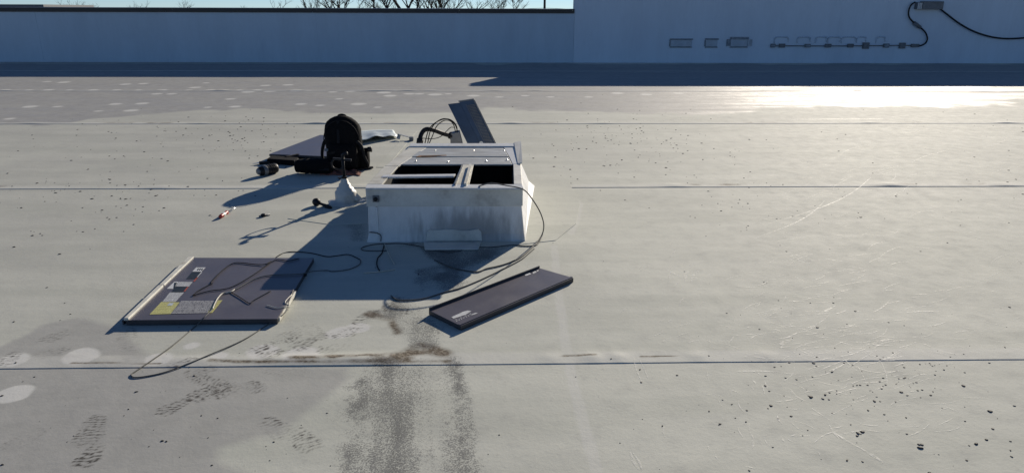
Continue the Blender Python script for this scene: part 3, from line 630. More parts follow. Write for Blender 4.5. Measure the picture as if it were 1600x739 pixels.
# ---------------------------------------------------------------- backpack and the things lying round it
bc = G(536, 268); bx, by = bc.x, bc.y+.10
bp = thing('backpack', (bx, by, 0), 'black rounded backpack standing upright behind the white pipe boot', 'backpack')
def sring(cx, cy, z, rx, ry, n=32, p=2.6, ph=0.0, rough=0.0):
    out = []
    for j in range(n):
        a_ = 2*math.pi*j/n; c_, s_ = math.cos(a_), math.sin(a_)
        k_ = 1+rough*(math.sin(5*a_+z*37+ph)+.6*math.sin(9*a_-z*51+ph))
        out.append(Vector((cx+rx*k_*math.copysign(abs(c_)**(2/p), c_), cy+ry*k_*math.copysign(abs(s_)**(2/p), s_), z)))
    return out
lv = [(.0, .130, .080), (.012, .148, .092), (.06, .155, .10), (.12, .156, .105), (.18, .155, .105), (.24, .157, .104), (.30, .159, .10), (.35, .157, .096), (.39, .146, .088), (.42, .125, .076), (.445, .094, .058), (.462, .058, .036), (.470, .022, .016)]
MB().loft([sring(bx+.006*math.sin(z*9), by, z, rx, ry, rough=.018) for z, rx, ry in lv]).build('body', M_BLACK, bp, smooth=True)
lv = [(.02, .118, .035), (.05, .128, .052), (.13, .13, .062), (.20, .126, .056), (.232, .115, .040), (.245, .10, .02)]
MB().loft([sring(bx+.006, by-.088, z, rx, ry, rough=.02, ph=2) for z, rx, ry in lv]).build('front_pocket', M_BLACK, bp, smooth=True)
zp = [(bx+.153*math.cos(t), by-.104+.03*abs(math.cos(t)), .26+.185*math.sin(t)) for t in [math.pi*i/16 for i in range(17)]]
MB().tube(zp, .0035, 6, 2).build('zip', M_BLACK2, bp, smooth=True)
MB().tube([(bx-.035, by+.02, .448), (bx-.030, by+.02, .468), (bx+.0, by+.02, .476), (bx+.03, by+.02, .466), (bx+.035, by+.02, .446)], .008, 8, 4).build('carry_handle', M_BLACK2, bp, smooth=True)
for s in (-1, 1):
    MB().tube([(bx+s*.11, by-.06, .27), (bx+s*.165, by-.075, .22), (bx+s*.19, by-.075, .12), (bx+s*.215, by-.06, .05), (bx+s*.19, by-.02, .012)] if s > 0 else [(bx-.11, by+.04, .30), (bx-.18, by+.05, .22), (bx-.20, by+.03, .10), (bx-.15, by, .02)], [.014, .016, .014, .010, .010] if s > 0 else [.014, .016, .014, .01], 8, 5).build('shoulder_strap', M_BLACK2, bp, smooth=True)
lv = [(.01, .045, .06), (.06, .055, .07), (.14, .052, .068), (.165, .045, .055)]
MB().loft([sring(bx+.165, by+.01, z, rx, ry, rough=.03, n=20) for z, rx, ry in lv]).build('side_pocket', M_BLACK, bp, smooth=True)
MB().obox((bx-.125, by-.125, .195), (.016, 0, 0), (0, .006, 0), (0, .003, .011)).build('buckle', M_GREYP, bp, bevel=.003)
MB().bar((bx+.10, by-.10, .20), (bx-.10, by-.155, .17), .004, .022).build('compression_strap', M_BLACK2, bp)
MB().bar((bx-.02, by-.07, .44), (bx-.02, by-.115, .25), .022, .006, upv=(0, 1, 0)).build('daisy_chain', M_BLACK2, bp)
# torch handle sticking out of the pack
p0, p1 = W(556, 234, by-.02), W(581, 233.5, by-.02)
th = MB().tube([p0, p0.lerp(p1, .7), p0.lerp(p1, .76), p1], [.014, .015, .022, .025], 12).build('torch', M_BPLAS, loc=p0, smooth=True)
tag(th, 'black torch with flared head sticking out of the backpack side', 'torch')
# open tool pouch lying on its side, left of the pack
q0, q1 = G(466, 262, .05), G(520, 262, .06); q0.z = .066; q1.z = .072
ax = (q1-q0).normalized()
pz = thing('tool_pouch', (q0.lerp(q1, .5).x, q0.lerp(q1, .5).y, 0), 'open black tool pouch lying beside the backpack', 'tool pouch')
rings = []
sidev = Vector((-ax.y, ax.x, 0)).normalized()
for t, r in [(0, .058), (.04, .064), (.25, .067), (.55, .070), (.85, .072), (1, .05)]:
    c = q0.lerp(q1, t); rings.append([c+sidev*(r*1.15*math.cos(a_))*(1+.05*math.sin(3*a_+t*6))+Vector((0, 0, 1))*(r*.92*math.sin(a_)*(1+.06*math.sin(4*a_-t*9))) for a_ in [2*math.pi*j/24 for j in range(24)]])
inner = [[q0+ax*.10+(p-q0-ax*0)*.86 for p in rings[0]], [q0+(p-q0)*.90 for p in rings[0]]]
MB().loft([inner[0]]+[inner[1]]+rings, caps=True).build('bag', M_BLACK, pz, smooth=True)
MB().tube([q0+(p-q0)*1.02 for p in rings[0]]+[q0+(rings[0][0]-q0)*1.02], .006, 8, 2).build('rim', M_BLACK2, pz, smooth=True)
for i in range(4):
    a_ = q0+ax*.09+sidev*(-.03+.02*i)+Vector((0, 0, -.02+.012*(i % 3))); MB().tube([a_, a_-ax*(.09+.01*i)], .006, 6).build('tool_shaft', [M_STEEL, M_GREYP, M_WIREW, M_BPLAS][i], pz, smooth=True)
MB().bar(q0.lerp(q1, .35)+Vector((0, -.075, .0)), q0.lerp(q1, .95)+Vector((0, -.085, -.01)), .004, .02).build('webbing', M_BLACK2, pz)
# rag at the foot of the pack
rg = MB(); nu, nv = 14, 8; a, b, c, d = G(500, 274), G(562, 275), G(564, 269), G(504, 268)
for i in range(nu+1):
    for j in range(nv+1):
        u_, v_ = i/nu, j/nv; p = a.lerp(b, u_).lerp(d.lerp(c, u_), v_); edge = min(u_, 1-u_, v_, 1-v_)
        rg.v.append(Vector((p.x+.01*math.sin(j*2.3), p.y+.012*math.sin(i*1.7), .008+.03*min(1, edge*5)*(.5+.5*math.sin(i*1.3+j*.9)))))
for i in range(nu):
    for j in range(nv): k = i*(nv+1)+j; rg.f.append((k, k+nv+1, k+nv+2, k+1))
o = rg.build('rag', M_RAG, loc=a.lerp(c, .5), smooth=True); md = o.modifiers.new('t', 'SOLIDIFY'); md.thickness = .006
tag(o, 'crumpled reddish brown rag at the foot of the backpack', 'rag')
# black strap strip on the roof right of the pack
m = MB(); pts = [G(556, 268), G(566, 266), G(574, 265), G(582, 263.5)]
for p, q in zip(pts[:-1], pts[1:]): m.bar(p+Vector((0, 0, .012)), q+Vector((0, 0, .012)), .03, .014)
tag(m.build('loose_strap', M_BLACK2, loc=pts[1]), 'black loose strap lying flat at the right foot of the backpack', 'strap')

# tray-like cover panels
def tray(name, corners, h, thick, label, lip=None, mat=M_PANEL):
    c = sum(corners, Vector())/4
    t = thing(name, (c.x, c.y, 0), label, 'cover panel')
    top = [Vector((p.x, p.y, h)) for p in corners]
    MB().ext([p-Vector((0, 0, .0025)) for p in top], (0, 0, .0025)).build('face', mat, t, bevel=.0008)
    for k in range(4):
        p, q = top[k], top[(k+1) % 4]; inw = ((c-p.lerp(q, .5))*Vector((1, 1, 0))).normalized()*.004
        MB().ext([p+Vector((0, 0, -.003)), q+Vector((0, 0, -.003)), q+inw+Vector((0, 0, -.003)), p+inw+Vector((0, 0, -.003))], (0, 0, -thick+.003)).build('flange', M_PEDGE, t)
    return t, top
# big panel, left foreground
PH_ = .028
bigc = [G(196, 500, PH_), G(433, 498, PH_), G(490, 403, PH_), G(297, 402.5, PH_)]
big, bt = tray('access_panel', bigc, PH_, .026, 'large plum-grey access panel with labels lying face up, crossed by wires')
def bq(u, v, z=.0): return bt[0].lerp(bt[1], u).lerp(bt[3].lerp(bt[2], u), v)+Vector((0, 0, z))
MB().ext([bq(-.012, 0, -.004), bq(.020, 0, -.004), bq(.026, .485, -.004), bq(-.012, .485, -.004)], (0, 0, .014)).build('edge_strip', M_INSUL, big, bevel=.003)
MB().ext([bq(-.012, .495, -.004), bq(.026, .495, -.004), bq(.032, 1.0, -.004), bq(-.012, 1.0, -.004)], (0, 0, .012)).build('edge_strip', M_INSUL, big, bevel=.003)
MB().ext([bq(-.024, .0, -.024), bq(-.014, .0, -.024), bq(-.014, 1.0, -.024), bq(-.020, 1.0, -.024)], (0, 0, .022)).build('side_trim', M_PEDGE, big)
MB().ext([bq(1.0, .02, -.022), bq(1.012, .02, -.022), bq(1.014, .42, -.022), bq(1.0, .42, -.022)], (0, 0, .019)).build('edge_strip', M_INSUL, big, bevel=.002)
MB().lathe([(.012, 0), (.012, .01), (.006, .012)], bq(1.003, .70, -.012), 10).build('catch', M_BPLAS, big)
def Z4(x, y): return 220+x/7.393, 400+y/7.39
def lab(pts, nm, mat, z=.0012, zoom=Z4, h=PH_, parent=big):
    p = [G(*zoom(x, y), h) for x, y in pts]; p = [Vector((q.x, q.y, h+z)) for q in p]
    return MB().sheet(p).build(nm, mat, parent)
lab([(595, 182), (700, 182), (752, 133), (640, 133)], 'label', M_LAB)
for k in range(3): lab([(648+k*24, 168), (662+k*24, 168), (676+k*22, 146), (662+k*22, 146)], 'print', M_LABK, .002)
lab([(525, 264), (638, 264), (697, 186), (592, 186)], 'label', M_LABK)
lab([(640, 246), (655, 246), (712, 186), (699, 186)], 'label_edge', M_LAB, .0012)
lab([(604, 296), (622, 296), (662, 248), (642, 248)], 'label_edge', M_LABR)
lab([(300, 380), (380, 380), (436, 298), (388, 298)], 'label', M_LAB)
lab([(378, 376), (386, 376), (420, 310), (388, 310)], 'print', M_LABK, .002)
lab([(404, 352), (556, 354), (600, 300), (440, 298)], 'label', M_PRW)
lab([(352, 418), (490, 418), (534, 358), (400, 356)], 'label', M_LABK)
lab([(494, 410), (512, 410), (552, 358), (536, 358)], 'label_edge', M_LABR)
lab([(248, 530), (402, 530), (500, 422), (337, 421)], 'label', M_PRW)
lab([(100, 676), (345, 668), (450, 535), (236, 532)], 'label', M_PRY)
lab([(347, 668), (770, 660), (860, 516), (470, 518)], 'label', M_PRG)
lab([(772, 660), (828, 656), (945, 510), (862, 515)], 'label', M_PRY)
lab([(305, 575), (360, 575), (385, 545), (330, 545)], 'print', M_PATCH, .002)
# narrow panel, right foreground
SH_ = .026
smc = [G(720, 509, SH_), G(896, 434, SH_), G(842, 418.5, SH_), G(670, 484.5, SH_)]
sm, stt = tray('narrow_panel', smc, SH_, .024, 'narrow plum-grey cover panel with pale logo, lying diagonally on the roof')
dl = (stt[2]-stt[3]).normalized(); pr = Vector((-dl.y, dl.x, 0)); pr = pr if pr.y > 0 else -pr
MB().ext([stt[3]-pr*.006+Vector((0, 0, .0005)), stt[2]-pr*.006+Vector((0, 0, .0005)), stt[2]-pr*.001+Vector((0, 0, .0005)), stt[3]-pr*.001+Vector((0, 0, .0005))], (0, 0, .013)).build('upstand', M_PEDGE, sm)
MB().bar(stt[0]+pr*.012+Vector((0, 0, .002)), stt[1]+pr*.012+Vector((0, 0, .002)), .012, .004).build('fold_line', M_PANEL, sm)
def Z5(x, y): return 690+x/14.78, 470+y/14.78
def lb5(pts, nm, mat, z=.0012): return lab(pts, nm, mat, z, Z5, SH_, sm)
lb5([(225, 380), (275, 412), (560, 318), (690, 240)], 'logo', M_LAB); lb5([(225, 378), (690, 238), (600, 224), (500, 252)], 'logo', M_LAB)
for k in range(7):                                                # the italic lettering under the mark
    x0 = 305+k*55; y0 = 440-k*22.5; hh = 48-k*4
    lb5([(x0, y0), (x0+14, y0+6), (x0+62, y0+hh-14), (x0+46, y0+hh-20)] if k % 2 else [(x0, y0), (x0+40, y0-16), (x0+46, y0-8), (x0+10, y0+8)], 'letter', M_LAB)
    lb5([(x0+30, y0+34-k*2), (x0+44, y0+40-k*2), (x0+62, y0+14), (x0+50, y0+8)], 'letter', M_LAB)
lb5([(690, 322), (705, 332), (800, 300), (835, 285)], 'logo', M_LAB); lb5([(690, 320), (835, 284), (790, 278), (720, 300)], 'logo', M_LAB)
def Z6(x, y): return 640+x/4.925, 390+y/4.927
for pts in ([(885, 194), (893, 204), (935, 190), (925, 178)], [(945, 176), (950, 186), (978, 176), (968, 164)], [(975, 164), (982, 170), (996, 162), (988, 156)]): lab(pts, 'print', M_LAB, .0012, Z6, SH_, sm)
# panel lying behind the backpack
tray('access_panel', [G(420.5, 241, .045), G(527, 245, .045), G(566, 213.5, .045), G(500, 211, .045)], .045, .020, 'plum-grey cover panel lying flat behind the black backpack')
for o in [x for x in COL.objects if x.get('label') == 'plum-grey cover panel lying flat behind the black backpack']:
    s = MB()
    for p in ((440, 243.5), (505, 245.5), (515, 228), (470, 230)): g = G(*p, .02); s.box((g.x-.02, g.y-.02, .002), (g.x+.02, g.y+.02, .028))
    s.build('foot_block', M_PEDGE, o)
# bent galvanised sheet right of the backpack
gs = MB(); nu, nv = 16, 10; a, b, c, d = G(556, 223, .03), G(622, 212, .03), G(607, 197.5, .03), G(552, 202, .03); b2 = G(640, 211, .03)
for i in range(nu+1):
    for j in range(nv+1):
        u_, v_ = i/nu, j/nv; p = a.lerp(b, u_).lerp(d.lerp(b2.lerp(c, .78), u_), v_)
        z = .012+.045*(1-v_)*(.35+.65*math.sin(math.pi*min(1, u_*1.05)))+.008*math.sin(u_*17)*(1-v_)+.004*math.sin(v_*11+u_*5)
        gs.v.append(Vector((p.x, p.y, z)))
for i in range(nu):
    for j in range(nv): k = i*(nv+1)+j; gs.f.append((k, k+nv+1, k+nv+2, k+1))
o = gs.build('bent_metal_sheet', simple('dull_zinc', (.50, .56, .57), .5, metal=.15, scale=16, var=.12, dirt=(.36, .40, .40), spec=.5), loc=a.lerp(c, .5), smooth=True); md = o.modifiers.new('t', 'SOLIDIFY'); md.thickness = .004
tag(o, 'buckled galvanised metal sheet lying right of the backpack', 'metal sheet')
for p, q in (((612, 203), (632, 209)), ): pass
br_ = thing('bent_bracket', G(632, 216), 'small bent grey metal bracket between metal sheet and unit', 'bracket')
MB().bar(G(622, 219)+Vector((0, 0, .01)), G(624, 210, .055), .035, .006, upv=(0, 1, 0)).build('arm', M_GALV, br_)
MB().bar(G(624, 210, .055), G(642, 215, .03), .035, .006).build('arm', M_GALV, br_)
MB().obox(G(643, 217, .02), (.022, 0, 0), (0, .03, 0), (0, 0, .018)).build('end_block', M_GREYP, br_, bevel=.004)

# ---------------------------------------------------------------- small tools
p0, p1 = G(405, 276), G(433, 270); p0.z = p1.z = .043; axv = (p1-p0); L = axv.length; an = axv.normalized()
tl = thing('impact_tool', (p0.lerp(p1, .5).x, p0.lerp(p1, .5).y, 0), 'stubby black barrel-shaped tool lying left of the backpack', 'tool')
MB().lathe([(.030, 0), (.036, .012), (.040, .03), (.043, .06), (.043, L-.02), (.039, L-.004), (.030, L)], p0, 18, axis=an).build('barrel', M_BPLAS, tl, smooth=True)
MB().lathe([(.0405, .036), (.0435, .039), (.0448, .066), (.0440, .070)], p0, 18, axis=an, caps=False).build('grey_band', M_GREYP, tl, smooth=True)
MB().lathe([(.022, -.012), (.026, -.006), (.030, .001)], p0, 14, axis=an).build('nose', M_GREYP, tl, smooth=True)
for k in range(3): MB().lathe([(.0438, L-.03-.018*k), (.0455, L-.034-.018*k), (.0438, L-.038-.018*k)], p0, 18, axis=an, caps=False).build('rib', M_BLACK2, tl, smooth=True)
rl = thing('tool_roll', (G(442, 252).x, G(442, 252).y, 0), 'folded black tool roll lying in front of the panel behind the backpack', 'tool roll')
MB().obox(G(442, 251, .025), (G(464, 253)-G(421, 250))*.5, (0, .075, 0), (0, 0, .024)).build('roll', M_BLACK, rl, bevel=.012)
MB().bar(G(450, 252)+Vector((0, -.05, .052)), G(466, 250)+Vector((0, .02, .05)), .03, .006).build('strap', M_BLACK2, rl)
kn = thing('hand_saw', (G(412, 257).x, G(412, 257).y, 0), 'black handled blade with steel tip beside the tool roll', 'hand tool')
MB().bar(G(405, 257)+Vector((0, 0, .014)), G(430, 255.5)+Vector((0, 0, .016)), .045, .024).build('handle', M_BPLAS, kn, bevel=.006)
a = G(405, 257); b = G(395, 258.2)
MB().prism([a+Vector((0, .02, .012)), a+Vector((0, -.02, .012)), b+Vector((0, -.002, .010)), b+Vector((0, .004, .010))], [a+Vector((0, .02, .015)), a+Vector((0, -.02, .015)), b+Vector((0, -.002, .013)), b+Vector((0, .004, .013))]).build('blade', M_STEEL, kn)
a, b, c = G(344, 342), G(356, 334), G(368.5, 327.5)
for p in (a, b, c): p.z = .014
d = (b-a); L = d.length; d.normalize()
sd = thing('screwdriver', (b.x, b.y, 0), 'red-handled screwdriver with steel shaft lying on the roof', 'screwdriver')
MB().lathe([(.009, 0), (.0135, .006), (.014, .02), (.0115, L*.55), (.0135, L*.75), (.0135, L*.92), (.008, L)], a, 12, axis=d).build('handle', M_RED, sd, smooth=True)
MB().lathe([(.0142, L*.34), (.0144, L*.36), (.0130, L*.60), (.012, L*.62)], a, 12, axis=d, caps=False).build('grip_print', M_LAB, sd, smooth=True)
MB().tube([b-d*.004, c.lerp(b, .06), c], [.0034, .0034, .0018], 8).build('shaft', M_STEEL, sd, smooth=True)
g = G(412, 339)
bt_ = thing('drill_bit_holder', (g.x, g.y, 0), 'tiny dark metal bit holder lying right of the screwdriver', 'tool bit')
MB().lathe([(.010, 0), (.019, .003), (.019, .014), (.012, .02)], g+Vector((-.004, .01, 0)), 12).build('knob', M_BPLAS, bt_, smooth=True)
MB().tube([G(405, 339.5)+Vector((0, 0, .006)), G(422, 336.5)+Vector((0, 0, .006))], [.007, .005], 8).build('shank', M_GREYP, bt_, smooth=True)
g0, g1 = G(495, 322), G(513, 326); g0.z = .03; g1.z = .014
nt_ = thing('knobbed_tool', (g0.x, g0.y, 0), 'black tool with a round knob end lying left of the pipe boot', 'hand tool')
MB().lathe([(.010, -.03), (.022, -.022), (.029, -.008), (.030, .004), (.024, .018), (.012, .027)], g0, 16, axis=(g1-g0).normalized()).build('knob', M_BPLAS, nt_, smooth=True)
MB().tube([g0, g0.lerp(g1, .5), g1, g1+(g1-g0)*.25-Vector((0, 0, .003))], [.011, .010, .015, .012], 10).build('shaft', M_BPLAS, nt_, smooth=True)

# ---------------------------------------------------------------- loose wires and cables
def wire(name, pts, r, mat, label, z0=None, smooth=6, n=7, wob=.0):
    P = []; r *= .72
    for i, p in enumerate(pts):
        h = p[2] if len(p) > 2 else 0
        g = G(p[0], p[1], h+r); g.z = h+r+(roof_z(g) if h == 0 else 0)+.0005; P.append(g)
    o = MB().tube(P, r, n, smooth).build(name, mat, loc=P[0], smooth=True); return tag(o, label, 'wire', 'loose wires on the roof')
h = PH_+.0015
wire('cable', [(746, 293, .335), (752, 290, .362), (768, 286.5, .385), (790, 290, .38), (817, 296, .358), (832, 312, .30), (844, 332, .20), (849.5, 350, .10), (848, 364, .03), (842, 375, .004), (831, 387), (812, 403), (786, 414), (760, 420), (743, 425), (705, 418), (679, 406)], .0055, M_WIREG, 'grey cable arching out of the unit and over its right side')
wire('cable', [(835, 388), (826, 396), (812, 407), (777, 425), (745, 440), (717, 451), (694, 457), (665, 466), (640, 469), (620, 468), (611, 462)], .0050, M_WIREG, 'grey cable running diagonally above the narrow panel, end loop shaped after its shadow')  # the end loop is modelled along a cable shadow
wire('cable', [(848, 366, .016), (842, 379), (835, 384), (817, 384.5), (800, 383), (770, 386.5), (741, 387), (700, 394.5), (660, 386), (640, 382), (622, 380.5), (605, 381), (585, 382), (568, 386), (565, 390), (575, 392), (605, 392)], .0045, M_WIREG, 'grey cable along the foot of the unit front')
wire('wire', [(601, 382), (604, 390), (610, 402), (616, 413)], .0048, M_WIREW, 'pale wire end splayed in the shade before the unit')
wire('wire', [(617, 421), (605, 423), (588, 425), (568, 426.5)], .0048, M_WIREW, 'short pale straight wire lying in the unit shade')
wire('wire', [(600, 383), (597, 395), (590, 404), (589, 414), (593, 423)], .0045, M_WIREB, 'dark wire curling down in the unit shade')
Z3 = lambda x, y: (170+x/3.359, 380+y/3.359)
def onp(pts):
    out = []
    for x, y in pts:
        px, py = Z3(x, y); p = G(px, py, h); e1 = bt[1]-bt[0]; e2 = bt[3]-bt[0]
        inside = poly_sd(np.array([p.x]), np.array([p.y]), [(q.x, q.y) for q in bt])[0]
        out.append((px, py, h if inside > -.006 else (.02 if inside > -.05 else 0)))
    return out
wire('wire', [(563, 406, 0), (545, 398, 0), (525, 400, 0)]+onp([(1142, 70), (1060, 52), (960, 45), (900, 60), (835, 105), (780, 112), (665, 103), (600, 140), (545, 195), (535, 210)]), .0036, M_WIREB, 'dark wire looping over the far edge of the access panel')
wire('wire', [(563, 406), (562, 413), (545, 421), (520, 424)]+onp([(1142, 143), (1070, 148), (1000, 162), (850, 168), (760, 190), (660, 245), (600, 265), (570, 300), (545, 345), (500, 390), (450, 440), (330, 540), (230, 612), (150, 665), (118, 690), (150, 703), (280, 680), (400, 640), (500, 600), (700, 510), (830, 430), (900, 385), (936, 350), (945, 310), (968, 245)]), .0038, M_WIREG, 'longest wire, looping off the access panel towards the near seam')
wire('wire', onp([(440, 275), (530, 250), (640, 232), (760, 165), (870, 90), (940, 92), (1000, 80)]), .0034, M_WIREB, 'dark wire running diagonally across the access panel')
wire('wire', onp([(640, 255), (690, 285), (740, 315), (760, 300), (850, 250)]), .003, M_WIREB, 'short bent dark wire in the middle of the access panel')
wire('wire', onp([(830, 325), (880, 338), (915, 334), (950, 330), (925, 310), (960, 270)]), .0032, M_WIREW, 'pale wire at the right edge of the access panel')
wire('wire', onp([(545, 345), (560, 310), (575, 285), (600, 262), (640, 255), (660, 243)]), .0048, M_WIREW, 'thick pale wire end lying on the yellow label')
wire('wire', onp([(440, 275), (470, 250), (520, 222), (545, 210)]), .0036, M_WIREB, 'short dark wire with a small clip on the access panel')

# ---------------------------------------------------------------- specks of tar and scuffs
sp = MB()
def speck(x, y, r):
    g = G(x, y)
    if abs(g.x) > 14 or g.y > 15: return
    z = roof_z(g); a0 = random.uniform(0, 6.28); e = random.uniform(.45, .9); n = 7
    ring = [(g.x+r*math.cos(t)*math.cos(a0)*random.uniform(.8, 1.15)-r*e*math.sin(t)*math.sin(a0), g.y+r*math.cos(t)*math.sin(a0)+r*e*math.sin(t)*math.cos(a0), z+.0005) for t in [2*math.pi*j/n for j in range(n)]]
    rin = [(g.x+(p[0]-g.x)*.6, g.y+(p[1]-g.y)*.6, z+min(.004, r*.35)) for p in ring]
    sp.add(ring+rin, [(j, (j+1) % n, n+(j+1) % n, n+j) for j in range(n)]+[tuple(range(n, 2*n))])
Z2 = lambda x, y: (1150+x/2.747, 470+y/2.747)
for x, y, s in [(512, 44, 7), (348, 114, 8), (243, 160, 5), (228, 264, 6), (334, 267, 8), (412, 304, 8), (127, 365, 6), (322, 412, 11), (383, 402, 9), (373, 420, 7), (150, 449, 8), (237, 494, 6), (594, 430, 8), (567, 469, 6), (710, 391, 8), (836, 404, 6), (976, 364, 9), (1090, 473, 10), (1102, 548, 6), (1075, 594, 7), (1031, 612, 10), (543, 561, 9), (523, 567, 9), (520, 578, 7), (786, 615, 7), (798, 616, 7), (790, 630, 12), (477, 683, 7), (543, 689, 5), (830, 736, 7), (1087, 266, 6), (1174, 27, 8), (1195, 450, 6), (1178, 601, 5), (1178, 640, 6), (1183, 667, 6), (733, 570, 5), (780, 384, 5), (432, 385, 5), (328, 325, 5), (143, 387, 5), (983, 515, 5), (464, 266, 5), (500, 275, 5), (158, 627, 4), (286, 577, 4), (730, 500, 5), (540, 302, 4), (440, 340, 4), (194, 280, 4)]:
    px, py = Z2(x, y); speck(px, py, s*.0010)
Z1 = lambda x, y: (x/2.748, 470+y/2.748)
for x, y, s in [(60, 90, 8), (302, 57, 6), (258, 84, 5), (278, 10, 5), (68, 266, 8), (834, 321, 8), (585, 390, 9), (148, 326, 5), (8, 407, 8), (697, 600, 8), (715, 602, 7), (1176, 604, 6), (935, 502, 5), (10, 702, 8), (910, 704, 5), (98, 346, 4)]:
    px, py = Z1(x, y); speck(px, py, s*.0009)
for x, y in [(1000, 577), (1058, 586), (1035, 665), (1002, 597), (955, 561), (1108, 642), (1125, 662), (1196, 587), (1196, 602)]: speck(x, y, .006)
for cx, cy, sx, sy, n, r in [(1330, 610, 110, 50, 95, .004), (1420, 575, 90, 22, 45, .004), (1000, 205, 60, 22, 90, .011), (1060, 245, 130, 30, 60, .009), (1160, 330, 60, 28, 40, .007), (330, 205, 90, 14, 50, .012), (150, 245, 130, 35, 80, .010), (380, 215, 60, 18, 50, .010), (120, 330, 110, 30, 55, .008), (230, 300, 120, 12, 40, .009), (1450, 300, 110, 40, 40, .008), (1550, 200, 70, 20, 20, .010), (1300, 500, 160, 60, 40, .004), (700, 700, 300, 40, 20, .003), (300, 640, 200, 60, 40, .0035), (900, 230, 70, 30, 50, .009), (560, 350, 300, 120, 30, .005)]:
    for _ in range(n): speck(random.gauss(cx, sx), random.gauss(cy, sy), r*random.choice([.5, .6, .8, 1, 1.3]))
sp.build('tar_specks', M_SPECK); sp_o = COL.objects['tar_specks']; tag(sp_o, 'scattered dark tar specks and grit on the roof membrane', 'grit', kind='stuff')

m_, nt, b = nodes('pale_scuff'); k = N(nt); v = k.coord(); nz = k.noise(v, 45, 4, .7)
b.inputs['Base Color'].default_value = (.90, .89, .85, 1); b.inputs['Roughness'].default_value = .60; b.inputs['Specular IOR Level'].default_value = .25
nt.links.new(k.math('MULTIPLY', k.ramp(nz, .38, .66), .5), b.inputs['Alpha'])
sc = MB()
def scuff(px0, py0, px1, py1, w, bend=.0):
    a, b = G(px0, py0), G(px1, py1)
    if abs(a.x) > 13 or abs(b.x) > 13 or a.y > 14 or b.y > 14: return
    d = b-a; L = d.length
    if L < 1e-4: return
    s = Vector((-d.y, d.x, 0))/L; n = max(4, int(L/.04)); vs = []
    for i in range(n+1):
        t = i/n; p = a+d*t+s*bend*L*math.sin(math.pi*t); ww = w*(.25+.75*math.sin(math.pi*min(max(t, .04), .96)))/2
        for q in (-1, 1):
            pp = p+s*ww*q; vs.append(Vector((pp.x, pp.y, roof_z(pp)+.0012)))
    sc.add(vs, [(2*i, 2*i+1, 2*i+3, 2*i+2) for i in range(n)])
for x0, y0, x1, y1, w in [(990, 560, 1003, 597, .006), (998, 560, 1012, 590, .006), (985, 706, 1000, 735, .012), (989, 707, 1004, 738, .008), (1070, 440, 1076, 425, .010), (1080, 440, 1092, 423, .014), (1068, 436, 1074, 424, .008), (1040, 422, 1062, 432, .012), (1228, 187, 1380, 186, .05), (1005, 190, 1090, 187, .03), (1416, 485, 1470, 486, .012), (1150, 580, 1218, 581, .012), (1300, 672, 1345, 700, .010), (1345, 700, 1380, 722, .014), (1296, 664, 1310, 684, .008), (1340, 572, 1355, 604, .004), (1376, 565, 1386, 600, .004), (1180, 372, 1290, 312, .012), (1200, 350, 1360, 278, .014), (1280, 490, 1305, 478, .014)]:
    scuff(x0, y0, x1, y1, w, random.uniform(-.06, .06))
for cx, cy, sx, sy, n, lx, ang in [(1280, 420, 70, 45, 70, 40, -.12), (1230, 510, 70, 30, 70, 30, -.15), (1330, 540, 90, 25, 60, 45, -.10), (1350, 620, 90, 35, 55, 40, -.2), (1250, 300, 80, 30, 30, 40, -.25), (1040, 430, 40, 12, 14, 12, -.9), (1200, 600, 60, 50, 25, 25, .4), (1480, 430, 60, 90, 30, 40, -.1), (1100, 500, 80, 60, 20, 20, -.6), (1440, 230, 80, 40, 25, 50, -.05), (1180, 640, 60, 50, 18, 18, 1.2)]:
    for _ in range(n):
        x, y = random.gauss(cx, sx), random.gauss(cy, sy)
        if y < 178: continue
        a_ = ang+random.gauss(0, .22); l = lx*random.uniform(.3, 1.3); scuff(x, y, x+l*math.cos(a_), y+l*math.sin(a_), random.choice([.003, .004, .005, .007]), random.uniform(-.12, .12))
so = sc.build('scuff_marks', m_); tag(so, 'pale scuffs and scratches worn into the roof membrane', 'scuff', kind='stuff')

# ---------------------------------------------------------------- the street level beyond the parapet (world frame)
GZ = -5.0
camw = cam.matrix_world.translation
def far(px, dist):                                                # point on the street level along a pixel column
    d = TILT.to_3x3() @ ray(px, 8); d = Vector((d.x, d.y, 0)).normalized(); p = camw+d*dist; return Vector((p.x, p.y, GZ))
gm = simple('dry_winter_ground', (.13, .12, .08), .95, scale=.05, var=.35)
gr = MB().box((-3000, -3000, GZ-1), (3000, 4000, GZ)).build('ground', gm); gr['kind'] = 'structure'
mb_ = simple('building_wall', (.42, .40, .37), .85, scale=1)
bw = thing('building', (0, 3, GZ), 'commercial building carrying the white roof', 'building', roof=False)
for lo, hi in (((-21.9, -9.85, GZ), (21.9, -9.55, -.72)), ((-21.9, 16.2, GZ), (21.9, 16.5, .06)), ((-21.9, -9.54, GZ), (-21.6, 16.19, -.72)), ((21.6, -9.54, GZ), (21.9, 16.19, -.72))):
    MB().box(lo, hi).build('wall', mb_, bw)

